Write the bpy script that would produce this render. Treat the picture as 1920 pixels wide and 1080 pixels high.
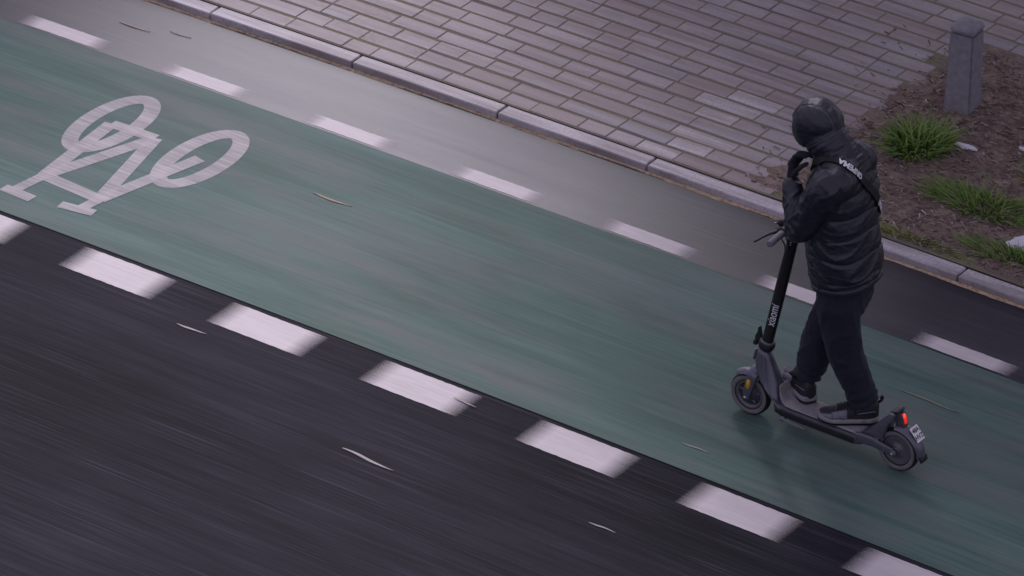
import bpy, bmesh, math, random
from mathutils import Vector, Matrix, noise
from mathutils.bvhtree import BVHTree
random.seed(7)
scene = bpy.context.scene
for o in list(bpy.data.objects): bpy.data.objects.remove(o)
COL = scene.collection

# ---------------------------------------------------------------- camera
CAM_LOC = Vector((15.15292, -22.39523, 15.88207))
CR = Vector((0.82115172, 0.57033188, 0.02076986))
CU = Vector((-0.30368138, 0.40584185, 0.86201509))
CF = Vector((-0.48320541, 0.7141526, -0.50645691))
cd = bpy.data.cameras.new('camera'); cam = bpy.data.objects.new('camera', cd); COL.objects.link(cam)
cd.sensor_width = 36; cd.lens = 205.804; cd.clip_start = 0.5; cd.clip_end = 1500
M3 = Matrix((CR, CU, -CF)).transposed()
cam.matrix_world = Matrix.Translation(CAM_LOC) @ M3.to_4x4()
scene.camera = cam
def in_view(P, margin=0.0):
    d = Vector(P) - CAM_LOC; z = d.dot(CF); f = 205.804/36
    x = d.dot(CR)/z*f; y = d.dot(CU)/z*f
    return abs(x) < .5+margin and abs(y) < .28125+margin

# ---------------------------------------------------------------- sky, sun, exposure
SUN_EL, SUN_AZ = math.radians(42), math.radians(-34)     # azimuth measured from +Y towards +X
world = bpy.data.worlds.new('World'); scene.world = world; world.use_nodes = True
wn = world.node_tree; wn.nodes.clear()
sky = wn.nodes.new('ShaderNodeTexSky'); sky.sky_type = 'NISHITA'; sky.sun_disc = False
sky.sun_elevation = SUN_EL; sky.sun_rotation = SUN_AZ; sky.dust_density = 4; sky.air_density = 1.0; sky.ozone_density = 1
hs = wn.nodes.new('ShaderNodeHueSaturation'); hs.inputs['Saturation'].default_value = .25
tint = wn.nodes.new('ShaderNodeMix'); tint.data_type = 'RGBA'; tint.blend_type = 'MULTIPLY'
tint.inputs[0].default_value = 1; tint.inputs[7].default_value = (.95, .89, 1.13, 1)
bg = wn.nodes.new('ShaderNodeBackground'); bg.inputs['Strength'].default_value = .10
wo = wn.nodes.new('ShaderNodeOutputWorld')
wn.links.new(sky.outputs[0], hs.inputs['Color']); wn.links.new(hs.outputs[0], tint.inputs[6])
veil = wn.nodes.new('ShaderNodeMix'); veil.data_type = 'RGBA'; veil.inputs[0].default_value = .5     # even grey cloud cover
veil.inputs[7].default_value = (4.05, 3.82, 5.25, 1)
wn.links.new(tint.outputs[2], veil.inputs[6]); wn.links.new(veil.outputs[2], bg.inputs['Color']); wn.links.new(bg.outputs[0], wo.inputs['Surface'])
sd_ = bpy.data.lights.new('sun', 'SUN'); sun = bpy.data.objects.new('sun', sd_); COL.objects.link(sun)
sd_.energy = 1.5; sd_.angle = math.radians(12); sd_.color = (.99, .93, 1)
sdir = Vector((math.sin(SUN_AZ)*math.cos(SUN_EL), math.cos(SUN_AZ)*math.cos(SUN_EL), math.sin(SUN_EL)))
sun.rotation_euler = sdir.to_track_quat('Z', 'Y').to_euler(); sun.location = sdir*40
scene.view_settings.view_transform = 'Standard'; scene.view_settings.look = 'None'
scene.view_settings.gamma = 1; scene.view_settings.exposure = 0.42
scene.view_settings.use_curve_mapping = False

# ---------------------------------------------------------------- helpers
def lin(c): return tuple(((x/255)/12.92 if x/255 <= .04045 else ((x/255+.055)/1.055)**2.4) for x in c)
class NT:
    def __init__(s, name):
        s.m = bpy.data.materials.new(name); s.m.use_nodes = True; s.t = s.m.node_tree; s.t.nodes.clear()
        s.o = s.n('ShaderNodeOutputMaterial'); s.b = s.n('ShaderNodeBsdfPrincipled'); s.l(s.b, 0, s.o, 0)
    def n(s, ty, **k):
        x = s.t.nodes.new(ty)
        for a, v in k.items(): setattr(x, a, v)
        return x
    def l(s, a, ao, b, bi): s.t.links.new(a.outputs[ao], b.inputs[bi])
    def set(s, **k):
        for a, v in k.items():
            s.b.inputs[a.replace('_', ' ')].default_value = v
    def noise(s, vec, scale, detail=3, rough=.5, dim='3D'):
        x = s.n('ShaderNodeTexNoise'); x.inputs['Scale'].default_value = scale
        x.inputs['Detail'].default_value = detail; x.inputs['Roughness'].default_value = rough
        if vec is not None: s.t.links.new(vec, x.inputs['Vector'])
        return x.outputs['Fac']
    def mapping(s, vec, scale=(1,1,1), loc=(0,0,0), rot=(0,0,0)):
        x = s.n('ShaderNodeMapping'); s.t.links.new(vec, x.inputs['Vector'])
        x.inputs['Scale'].default_value = scale; x.inputs['Location'].default_value = loc; x.inputs['Rotation'].default_value = rot
        return x.outputs[0]
    def ramp(s, fac, stops):
        x = s.n('ShaderNodeValToRGB'); s.t.links.new(fac, x.inputs[0]); e = x.color_ramp.elements
        while len(e) < len(stops): e.new(.5)
        for i, (p, c) in enumerate(stops):
            e[i].position = p; e[i].color = (*c, 1) if len(c) == 3 else c
        return x.outputs[0]
    def rampv(s, fac, stops): return s.ramp(fac, [(p, (v, v, v)) for p, v in stops])
    def mix(s, fac, a, b, mode='MIX'):
        x = s.n('ShaderNodeMix'); x.data_type = 'RGBA'; x.blend_type = mode
        for v, i in ((fac, 0), (a, 6), (b, 7)):
            if hasattr(v, 'links'): s.t.links.new(v, x.inputs[i])
            elif i == 0: x.inputs[0].default_value = v
            else: x.inputs[i].default_value = (*v, 1)
        return x.outputs[2]
    def math(s, op, a, b=0.0, clamp=False):
        x = s.n('ShaderNodeMath'); x.operation = op; x.use_clamp = clamp
        for v, i in ((a, 0), (b, 1)):
            if hasattr(v, 'links'): s.t.links.new(v, x.inputs[i])
            else: x.inputs[i].default_value = v
        return x.outputs[0]
    def uv(s): x = s.n('ShaderNodeUVMap'); x.uv_map = 'sd'; return x.outputs[0]
    def obj(s): return s.n('ShaderNodeTexCoord').outputs['Object']
    def rnd(s): return s.n('ShaderNodeObjectInfo').outputs['Random']
    def color(s, c): s.t.links.new(c, s.b.inputs['Base Color'])
    def rough(s, c): s.t.links.new(c, s.b.inputs['Roughness'])
    def bump(s, h, strength=.3, dist=.01):
        x = s.n('ShaderNodeBump'); x.inputs['Strength'].default_value = strength; x.inputs['Distance'].default_value = dist
        s.t.links.new(h, x.inputs['Height']); s.t.links.new(x.outputs[0], s.b.inputs['Normal'])

def simple(name, col, rough=.5, metal=0, spec=.5, var=.25, scale=30, bump=.15, bd=.002, sheen=0):
    m = NT(name); n = m.noise(m.obj(), scale, 4, .6)
    a = tuple(c*(1-var) for c in col); b = tuple(min(1, c*(1+var)) for c in col)
    m.color(m.ramp(n, [(.3, a), (.7, b)])); m.rough(m.rampv(n, [(.2, max(.05, rough-.08)), (.8, min(1, rough+.1))]))
    m.set(Metallic=metal, Specular_IOR_Level=spec)
    if sheen: m.set(Sheen_Weight=sheen)
    if bump: m.bump(n, bump, bd)
    return m.m

def link(name, me, mat=None, parent=None):
    o = bpy.data.objects.new(name, me); COL.objects.link(o)
    if mat is not None and me is not None and not me.materials: me.materials.append(mat)
    if parent is not None: o.parent = parent
    return o
def from_bm(name, bm, mat, parent=None, smooth=True):
    bmesh.ops.recalc_face_normals(bm, faces=bm.faces[:])
    me = bpy.data.meshes.new(name); bm.to_mesh(me); bm.free()
    if smooth:
        for p in me.polygons: p.use_smooth = True
    return link(name, me, mat, parent)
def sharp(o, deg=35):
    o.data.set_sharp_from_angle(angle=math.radians(deg)); return o
def tag(o, label, cat, group=None):
    o['label'] = label; o['category'] = cat
    if group: o['group'] = group
    return o
def struct(o): o['kind'] = 'structure'; return o
def empty(name, loc=(0,0,0), rz=0):
    o = bpy.data.objects.new(name, None); COL.objects.link(o); o.location = loc; o.rotation_euler = (0,0,rz); o.empty_display_size = .1
    return o

# road coordinates: s metres along the lane, d metres across it (towards the pavement), on a very wide bend
K = 0.0051618289; RAD = 1/K
def G(s, d, z=0.0):
    return Vector(((RAD+d)*math.sin(s*K), (RAD+d)*math.cos(s*K)-RAD, z))
def strip(name, s0, s1, ds, z, mat, step=.5, parent=None, zf=None):
    n = max(1, int((s1-s0)/step)); bm = bmesh.new(); uvl = bm.loops.layers.uv.new('sd'); rows = []
    for i in range(n+1):
        s = s0+(s1-s0)*i/n
        rows.append([(bm.verts.new(G(s, d, z if zf is None else zf(s, d))), (s, d)) for d in ds])
    for i in range(n):
        for j in range(len(ds)-1):
            q = [rows[i][j], rows[i+1][j], rows[i+1][j+1], rows[i][j+1]]
            f = bm.faces.new([v for v, _ in q])
            for l, (_, w) in zip(f.loops, q): l[uvl].uv = w
    return from_bm(name, bm, mat, parent)

# ---------------------------------------------------------------- ground materials
def asphalt(name, base, light, rough, spec, streak=.5, coat=0.0, loc=0):
    m = NT(name); uv = m.uv()
    fine = m.noise(m.mapping(uv, (1.6, 75, 1), (loc, 0, 0)), 1, 5, .65)
    mid = m.noise(m.mapping(uv, (.5, 9, 1), (loc+3, 1, 0)), 1, 4, .6)
    big = m.noise(m.mapping(uv, (.35, .8, 1), (loc+7, 2, 0)), 1, 3, .55)
    grain = m.noise(uv, 220, 2, .6)
    f = m.math('ADD', m.math('MULTIPLY', fine, streak), m.math('MULTIPLY', mid, 1-streak))
    f = m.math('ADD', m.math('MULTIPLY', f, .52), m.math('ADD', m.math('MULTIPLY', big, .38), m.math('MULTIPLY', grain, .10)))
    c = m.ramp(f, [(.42, base), (.5, tuple((a*.62+b*.38) for a, b in zip(base, light))), (.585, light)])
    line = m.noise(m.mapping(uv, (1.0, 110, 1), (loc+21, 5, 0)), 1, 2, .5)           # pale scuffs drawn out along the wheel tracks
    c = m.mix(m.rampv(line, [(.58, 0), (.72, .5)]), c, tuple(min(1, x*2.4) for x in light))
    m.color(c); m.rough(m.rampv(f, [(.3, rough-.07), (.7, rough+.1)]))
    m.set(Specular_IOR_Level=spec, Coat_Weight=coat, Coat_Roughness=max(.1, rough-.1))
    m.bump(grain, .12, .003)
    return m.m
M_road = asphalt('road_asphalt', (.0056,.0052,.0076), (.034,.0312,.0415), .76, .11)
M_shoulder = asphalt('shoulder_asphalt', (.012,.0105,.0150), (.038,.034,.046), .37, .30, .35, 0, 11)
M_ground = simple('far_ground', (.06,.055,.05), .9)
def green_paint():
    m = NT('green_lane_paint'); uv = m.uv()
    fine = m.noise(m.mapping(uv, (1.1, 48, 1)), 1, 5, .6)
    mid = m.noise(m.mapping(uv, (.6, 7, 1), (5,2,0)), 1, 4, .6)
    big = m.noise(m.mapping(uv, (.5, 1.3, 1), (1,8,0)), 1, 3, .55)
    grain = m.noise(uv, 240, 2, .6)
    f = m.math('ADD', m.math('MULTIPLY', fine, .3), m.math('ADD', m.math('MULTIPLY', mid, .35), m.math('MULTIPLY', big, .35)))
    c = m.ramp(f, [(.40, (.050,.096,.078)), (.5, (.076,.136,.112)), (.61, (.122,.188,.162))])
    # grey grime ground into the paint in long smears
    dirt = m.noise(m.mapping(uv, (.55, 3.2, 1), (2,4,0)), 1, 5, .6)
    c = m.mix(m.rampv(dirt, [(.46, 0), (.64, .65)]), c, (.145,.155,.145))
    moss = m.noise(m.mapping(uv, (1.0, 5, 1), (9,1,0)), 1, 3, .5)
    c = m.mix(m.rampv(moss, [(.60, 0), (.74, .35)]), c, (.040,.062,.036))
    m.color(c); m.rough(m.rampv(f, [(.3, .56), (.7, .68)])); m.set(Specular_IOR_Level=.15)
    m.bump(grain, .1, .003)
    return m.m
M_green = green_paint()
def white_paint(name, wear, under):
    m = NT(name); uv = m.uv()
    fine = m.noise(m.mapping(uv, (2.2, 60, 1)), 1, 5, .65)
    mid = m.noise(m.mapping(uv, (3, 14, 1), (4,4,0)), 1, 4, .6)
    big = m.noise(m.mapping(uv, (1.3, 4, 1), (8,3,0)), 1, 3, .5)
    at = m.n('ShaderNodeAttribute'); at.attribute_name = 'edge'
    f = m.math('ADD', m.math('MULTIPLY', fine, .4), m.math('ADD', m.math('MULTIPLY', mid, .35), m.math('MULTIPLY', big, .25)))
    c = m.ramp(f, [(.35, (.48,.425,.425)), (.58, (.63,.565,.565))])
    # paint rubbed away: more towards the ends of each stroke
    k = m.math('ADD', m.math('MULTIPLY', f, .02+1.9*wear), m.math('MULTIPLY', at.outputs['Fac'], -.75))
    c0 = .5*(.02+1.9*wear); worn = m.rampv(m.math('MULTIPLY', m.math('ADD', k, .6), .5), [((c0-.66+.6)*.5, 1), ((c0-.02+.10*wear+.6)*.5, wear*.35)])
    m.color(c); m.t.links.new(m.math('SUBTRACT', 1.0, worn), m.b.inputs['Alpha']); m.rough(m.rampv(f, [(.3, .55), (.7, .68)])); m.set(Specular_IOR_Level=.4)
    m.bump(fine, .08, .002)
    return m.m
M_white = white_paint('white_line_paint', .06, (.05,.047,.06))
M_symbol = white_paint('white_symbol_paint', .5, (.075,.11,.105))

# ---------------------------------------------------------------- the road and its markings
SA, SB = -60, 60
gm = bpy.data.meshes.new('ground'); gs = 500
gm.from_pydata([(-gs,-gs,-.06),(gs,-gs,-.06),(gs,gs,-.06),(-gs,gs,-.06)], [], [(0,1,2,3)])
struct(link('ground', gm, M_ground))
road = struct(strip('road', SA, SB, [-14,-8,-4,-2,-1.2,-.9,0,.9,1.5], 0, M_road))
lane = struct(strip('bike_lane', SA, SB, [-.975,-.8,-.4,0,.4,.8], .004, M_green))
shoulder = struct(strip('road_shoulder', SA, SB, [.803,1.1,1.49], .003, M_shoulder))

def dash(name, s0, s1, d0, d1, z, mat, parent, fade=.15):
    bm = bmesh.new(); uvl = bm.loops.layers.uv.new('sd'); el = bm.verts.layers.float.new('edge')
    ns, nd = 26, 3; vs = {}
    for i in range(ns+1):
        for j in range(nd+1):
            s = s0+(s1-s0)*i/ns; d = d0+(d1-d0)*j/nd
            w = .002 if j in (0, nd) else 0
            v = bm.verts.new(G(s, d+random.uniform(-w, w), z)); vs[i,j] = (v, (s, d))
            e = min(s-s0, s1-s); v[el] = max(0, 1-e/fade)
    for i in range(ns):
        for j in range(nd):
            q = [vs[i,j], vs[i+1,j], vs[i+1,j+1], vs[i,j+1]]
            f = bm.faces.new([v for v, _ in q])
            for l, (_, w) in zip(f.loops, q): l[uvl].uv = w
    return from_bm(name, bm, mat, parent)
for i in range(-8, 12):
    dash('lane_dash', -2.136+i, -2.136+i+.68, -1.251, -1.008, .0015, M_white, road)
    dash('lane_dash', -3.030+i, -3.030+i+.656, .820, .935, .0045, M_white, shoulder)

# bicycle symbol: one flat stroke pattern of paint
def ring_pts(cs, cd_, rs, rd, n=40): return [(cs+rs*math.cos(2*math.pi*k/n), cd_+rd*math.sin(2*math.pi*k/n)) for k in range(n)]
def stroke(bm, uvl, el, pts, w, z, closed=False):
    n = len(pts); L = []
    for k in range(n):
        a = Vector(pts[(k-1) % n if closed else max(0, k-1)]); b = Vector(pts[(k+1) % n if closed else min(n-1, k+1)])
        t = (b-a).normalized(); nn = Vector((-t.y, t.x))*w/2; p = Vector(pts[k])
        L.append(((p+nn), (p-nn)))
    m = n if closed else n-1
    for k in range(m):
        q = [L[k][0], L[(k+1) % n][0], L[(k+1) % n][1], L[k][1]]
        vs = [bm.verts.new(G(w_.x, w_.y, z)) for w_ in q]
        for i, v in enumerate(vs): v[el] = .22
        f = bm.faces.new(vs)
        for l, w_ in zip(f.loops, q): l[uvl].uv = w_
def symbol():
    sym = empty('bicycle_symbol'); sym.parent = lane
    h1, h2, bb, st, hd = (-2.83,.16), (-2.19,.13), (-2.53,.17), (-2.77,-.53), (-2.36,-.56)
    z = .0055
    parts = [('wheel_mark', ring_pts(*h1, .14, .335), .095, True), ('wheel_mark', ring_pts(*h2, .14, .335), .095, True)]
    def lerp(a, b, n=10): return [(a[0]+(b[0]-a[0])*k/n, a[1]+(b[1]-a[1])*k/n) for k in range(n+1)]
    for a, b in ((h1,bb),(bb,st),(bb,hd),(st,hd),(h1,st),(h2,hd)): parts.append(('frame_mark', lerp(a, b), .085, False))
    parts += [('frame_mark', lerp(st, (-2.80,-.74), 6), .07, False), ('saddle_mark', lerp((-2.87,-.765),(-2.66,-.775),6), .075, False),
              ('frame_mark', lerp(hd, (-2.38,-.70), 4), .07, False), ('handlebar_mark', lerp((-2.50,-.735),(-2.29,-.70),6), .07, False)]
    for k, (nm, pts, w, cl) in enumerate(parts):
        bm = bmesh.new(); uvl = bm.loops.layers.uv.new('sd'); el = bm.verts.layers.float.new('edge')
        stroke(bm, uvl, el, pts, w, z+.0002*k, cl); from_bm(nm, bm, M_symbol, sym)
symbol()
# ---------------------------------------------------------------- kerb, pavement, planting bed
def stone_mat(name, cols, rough=.75):
    m = NT(name); o = m.obj(); r = m.rnd()
    at = m.n('ShaderNodeAttribute'); at.attribute_name = 'tone'
    w = m.n('ShaderNodeMath'); w.operation = 'FRACT'
    m.t.links.new(m.math('ADD', r, at.outputs['Fac']), w.inputs[0])
    n = len(cols); c = m.ramp(w.outputs[0], [(i/(n-1), cc) for i, cc in enumerate(cols)])
    pos = m.n('ShaderNodeNewGeometry').outputs['Position']
    sm = m.noise(m.mapping(pos, (.9, 11, 1), (3,1,0)), 1, 5, .65); st = m.noise(m.mapping(pos, (.8, 2.2, 1), (7,2,0)), 1, 4, .6)
    c = m.mix(m.rampv(sm, [(.40, .75), (.60, 0)]), c, (.20,.155,.145))      # dirt swept along the rows
    c = m.mix(m.rampv(st, [(.55, 0), (.70, .45)]), c, (.40,.355,.36))       # bleached patches
    g = m.noise(o, 55, 4, .65); c = m.mix(m.rampv(g, [(.35, .35), (.6, 0)]), c, (.12,.105,.11))
    m.color(c); m.rough(m.rampv(g, [(.3, rough-.1), (.7, rough+.1)])); m.set(Specular_IOR_Level=.45); m.bump(g, .3, .003)
    return m.m
M_kerb = stone_mat('kerb_granite', [(.52,.475,.50), (.54,.495,.52), (.50,.455,.48), (.53,.485,.51)], .6)
M_sett = stone_mat('sett_stone', [(.30,.25,.255), (.34,.29,.295), (.265,.245,.265), (.315,.255,.255), (.355,.31,.315), (.26,.19,.185), (.315,.27,.27)], .62)
M_sett_pale = stone_mat('pale_sett_stone', [(.42,.37,.38), (.46,.41,.42), (.40,.355,.36)], .6)
def joint_mat():
    m = NT('sandy_mossy_joint'); uv = m.uv()
    n = m.noise(m.mapping(uv, (1.2, 5, 1)), 1, 5, .6); g = m.noise(uv, 90, 3, .6)
    c = m.ramp(n, [(.35, (.15,.13,.12)), (.5, (.21,.18,.13)), (.6, (.20,.185,.10)), (.7, (.25,.21,.15))])
    m.color(m.mix(m.rampv(g, [(.4, .4), (.6, 0)]), c, (.06,.05,.045))); m.set(Roughness=.95, Specular_IOR_Level=.2); m.bump(g, .5, .004)
    return m.m
M_joint = joint_mat()

def block_mesh(name, L, W, H, bev, jit=.004):
    bm = bmesh.new(); bmesh.ops.create_cube(bm, size=1)
    for v in bm.verts: v.co = Vector((v.co.x*L, v.co.y*W, v.co.z*H)) + Vector([random.uniform(-jit, jit) for _ in range(3)])*(1 if v.co.z > 0 else .3)
    te = [e for e in bm.edges if all(v.co.z > 0 for v in e.verts) or abs(e.verts[0].co.z-e.verts[1].co.z) > H*.5]
    bmesh.ops.bevel(bm, geom=te, offset=bev, segments=1, affect='EDGES', profile=.5)
    bmesh.ops.recalc_face_normals(bm, faces=bm.faces[:])
    me = bpy.data.meshes.new(name); bm.to_mesh(me); bm.free()
    return me

# kerb: a low row of granite stones, each a piece of its own
kerb = struct(strip('kerb', SA, SB, [1.487, 1.603], -.02, M_joint))
kerb_meshes = []
for k in range(4):
    me = block_mesh('kerb_stone', .999, .106, .10, .006, .0012); me.materials.append(M_kerb); kerb_meshes.append(me)
for i in range(-14, 15):
    o = link('kerb_stone', kerb_meshes[i % 4], None, kerb)
    s = i*1.0+.37; o.location = G(s, 1.545, -.006+random.uniform(-.002,.002)); o.rotation_euler = (0, 0, -s*K+random.uniform(-.002,.002)+(math.pi if i % 3 == 0 else 0))

# litter of sand and leaf crumbs gathered along the foot of the kerb
def gutter():
    bm = bmesh.new(); n = 900; pr = None
    for i in range(n+1):
        s = -7+13*i/n; w = .013+.010*noise.noise(Vector((s*1.7,0,0)))+.006*noise.noise(Vector((s*13,5,0)))
        h = .004+.003*noise.noise(Vector((s*9,2,0)))
        a = [bm.verts.new(G(s, 1.488-.004-w*1.3, .0035)), bm.verts.new(G(s, 1.488-.003-w*.6, .004+max(.002,h))), bm.verts.new(G(s, 1.4895, .004+max(.002,h)*1.1))]
        if pr:
            for j in range(2): bm.faces.new([pr[j], a[j], a[j+1], pr[j+1]])
        pr = a
    m = NT('gutter_litter'); nn = m.noise(m.obj(), 40, 4, .7)
    m.color(m.ramp(nn, [(.35, (.20,.13,.08)), (.5, (.42,.30,.19)), (.7, (.52,.40,.28))])); m.set(Roughness=.9); m.bump(nn, .5, .004)
    o = from_bm('gutter_litter', bm, m.m); o['kind'] = 'stuff'
    o['label'] = 'tan line of sand and leaf crumbs along the kerb foot'; o['category'] = 'litter'
gutter()

BED_S = .62
def bed_edge(d): return BED_S + .10*noise.noise(Vector((d*2.3, 3, 0))) + .05*noise.noise(Vector((d*9, 7, 0)))
BED_D1 = 3.75
pavement = struct(strip('pavement', SA, SB, [1.597, 2.5, 4, 7, 14], .0500, M_joint))
# granite setts laid in rows along the kerb
sett_meshes = []
for L in (.19, .25, .32, .40):
    for k in range(3):
        me = block_mesh('sett', L, .114, .08, .004, .001); sett_meshes.append((L, me))
pale_meshes = []
for L, me in sett_meshes: me.materials.append(M_sett)
for L, me in sett_meshes:
    m2 = me.copy(); m2.materials.clear(); m2.materials.append(M_sett_pale); pale_meshes.append((L, m2))
cells = []
d = 1.605; row = 0
while d < 6.2:
    w = .118; s = -6.5+random.uniform(0,.1)
    while s < 6:
        L, _ = sett_meshes[random.randrange(12)]
        sc, dc = s+L/2, d+w/2
        inbed = sc > bed_edge(dc) and dc < BED_D1
        if not inbed: cells.append((sc, dc, L))
        s += L+random.uniform(.0005,.002)
    d += w+.014; row += 1
vis = [c for c in cells if in_view(G(c[0], c[1], .05), .02)]
vis.sort(key=lambda c: (G(c[0], c[1])-CAM_LOC).length)
solo = set(vis[:300])
restbm = bmesh.new(); tone = restbm.verts.layers.float.new('tone')
bms = {}
for sc, dc, L in cells:
    pale = abs(sc+.10+.05*(dc-2)) < .10 and dc < 2.55
    cand = [m for l, m in (pale_meshes if pale else sett_meshes) if l == L]; me = random.choice(cand)
    z = .0125+random.uniform(-.0012,.0012)+.0*noise.noise(Vector((sc*.9, dc*1.3, 0)))
    rz = -sc*K+random.uniform(-.012,.012)+(math.pi if random.random() < .5 else 0)
    P = G(sc, dc+random.uniform(-.003,.003), z); tilt = (random.uniform(-.008,.008), random.uniform(-.005,.005), rz)
    if (sc, dc, L) in solo:
        o = link('sett', me, None, pavement); o.location = P; o.rotation_euler = tilt
    else:
        Mx = Matrix.Translation(P) @ Matrix.Rotation(rz, 4, 'Z') @ Matrix.Rotation(tilt[0], 4, 'X') @ Matrix.Rotation(tilt[1], 4, 'Y')
        t = random.random(); vm = [restbm.verts.new(Mx @ v.co) for v in me.vertices]
        for v in vm: v[tone] = t
        for p in me.polygons:
            f = restbm.faces.new([vm[i] for i in p.vertices]); f.material_index = 1 if pale else 0
o = from_bm('setts', restbm, M_sett, pavement, smooth=False); o.data.materials.append(M_sett_pale); o['kind'] = 'stuff'

# planting bed of soil and bark beside the setts
def bedz(s, d):
    e = min(1, max(0, (s-bed_edge(d)+.26)/.35)); k = min(1, max(0, (d-1.60)/.12))
    return .036+.030*min(e, 1)*k+.022*noise.noise(Vector((s*3,d*3,1)))*k+.010*noise.noise(Vector((s*11,d*11,2)))*k
def bed():
    m = NT('bark_soil'); o = m.obj(); n = m.noise(o, 9, 5, .65); g = m.noise(o, 70, 4, .7)
    c = m.ramp(n, [(.32, (.16,.11,.09)), (.5, (.25,.18,.145)), (.68, (.34,.26,.215))])
    m.color(m.mix(m.rampv(g, [(.42, .5), (.62, 0)]), c, (.09,.068,.06))); m.set(Roughness=.95, Specular_IOR_Level=.2); m.bump(g, .8, .01)
    bm = bmesh.new(); ns, nd = 150, 70; vs = {}
    for i in range(ns+1):
        for j in range(nd+1):
            d = 1.604+(BED_D1+.05-1.604)*j/nd; s0 = bed_edge(d)-.26; s = s0+(6-s0)*(i/ns)**1.3
            vs[i,j] = bm.verts.new(G(s, d, bedz(s, d)))
    for i in range(ns):
        for j in range(nd): bm.faces.new([vs[i,j], vs[i+1,j], vs[i+1,j+1], vs[i,j+1]])
    return struct(from_bm('planting_bed', bm, m.m))
bed()
def chips():
    m = NT('bark_chip'); at = m.n('ShaderNodeAttribute'); at.attribute_name = 'tone'
    m.color(m.ramp(at.outputs['Fac'], [(0, (.08,.06,.05)), (.45, (.20,.15,.13)), (.8, (.32,.255,.22)), (1, (.46,.40,.36))])); m.set(Roughness=.85, Specular_IOR_Level=.25)
    bm = bmesh.new(); tn = bm.verts.layers.float.new('tone')
    k = 0
    while k < 17000:
        d = random.uniform(1.62, BED_D1); s = random.uniform(BED_S-.5, 5.9)
        e = s-bed_edge(d)
        if e < 0 and random.random() > math.exp(e*7)*.5: continue
        z = bedz(s, d) if e > -.24 else .054
        L, W = random.uniform(.012,.05), random.uniform(.004,.012); t = min(1, max(0, random.gauss(.45,.25)))
        R = Matrix.Translation(G(s, d, z+.005)) @ Matrix.Rotation(random.gauss(0,.55), 4, 'Z') @ Matrix.Rotation(random.gauss(0,.35), 4, 'Y') @ Matrix.Rotation(random.gauss(0,.4), 4, 'X')
        h = random.uniform(.002,.006)
        vs = [bm.verts.new(R @ Vector(p)) for p in ((-L/2,-W/2,0),(L/2,-W/2*.7,0),(L/2,W/2*.8,0),(-L/2,W/2,0),(-L*.4,0,h),(L*.4,0,h))]
        for v in vs: v[tn] = t
        for q in ((0,1,5,4),(2,3,4,5),(1,2,5),(3,0,4),(3,2,1,0)): bm.faces.new([vs[i] for i in q])
        k += 1
    o = from_bm('bark_mulch', bm, m.m, smooth=False); o['kind'] = 'stuff'
    o['label'] = 'brown bark chips strewn over the planting bed'; o['category'] = 'mulch'
chips()

# grass and herbs in the bed
def grass_mat(name, a, b):
    m = NT(name); at = m.n('ShaderNodeAttribute'); at.attribute_name = 'tone'
    m.color(m.ramp(at.outputs['Fac'], [(0, a), (.72, b), (.86, b), (1, (.30,.24,.12))])); m.set(Roughness=.55, Specular_IOR_Level=.3)
    m.b.inputs['Subsurface Weight'].default_value = 0
    return m.m
M_gr = grass_mat('grass_blade', (.06,.12,.02), (.17,.27,.05))
M_gr2 = grass_mat('pale_grass_blade', (.08,.12,.025), (.24,.27,.08))
def tuft(label, s, d, rs, rd, n, h, mat, wid=.006):
    bm = bmesh.new(); tn = bm.verts.layers.float.new('tone'); base = G(s, d, bedz(s, d))
    for _ in range(n):
        a = random.random()*6.283; r = math.sqrt(random.random()); x, y = rs*r*math.cos(a), rd*r*math.sin(a)
        z0 = bedz(s+x, d+y)-base.z-.004
        hh = h*random.uniform(.45,1.1)*(1-.4*r); ln = random.uniform(.2,.9)*hh; b = random.random()*6.283
        lx, ly = ln*math.cos(b)+x*.5, ln*math.sin(b)+y*.5; t = random.random(); w = wid*random.uniform(.6,1.3)
        px, py = -math.sin(b)*w, math.cos(b)*w; pr = None
        for k in range(4):
            f = k/3; c = Vector((x+lx*f*f, y+ly*f*f, z0+hh*(f-.25*f*f))); ww = (1-f)*1.0+.06
            v = [bm.verts.new(c+Vector((px*ww,py*ww,0))), bm.verts.new(c-Vector((px*ww,py*ww,0)))]
            for q in v: q[tn] = min(1, t*.75+f*.25)
            if pr: bm.faces.new([pr[0], pr[1], v[1], v[0]])
            pr = v
    o = from_bm('grass_tuft', bm, mat); o.location = base
    return tag(o, label, 'grass', 'grass tufts in the planting bed')
tuft('dense dark green grass tuft at the edge of the setts behind the rider', .98, 2.55, .17, .20, 520, .20, M_gr, .008)
tuft('long low band of green grass across the bark bed', 1.62, 2.18, .32, .13, 620, .12, M_gr)
tuft('pale green grass tuft beside the white paper scraps', 1.82, 2.62, .18, .16, 300, .16, M_gr2, .008)
tuft('green grass patch beside the crumpled white bag', 2.05, 1.80, .30, .09, 420, .10, M_gr)
tuft('thin olive grass fringe growing behind the kerb', 1.50, 1.66, .28, .035, 260, .05, M_gr2)

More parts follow.
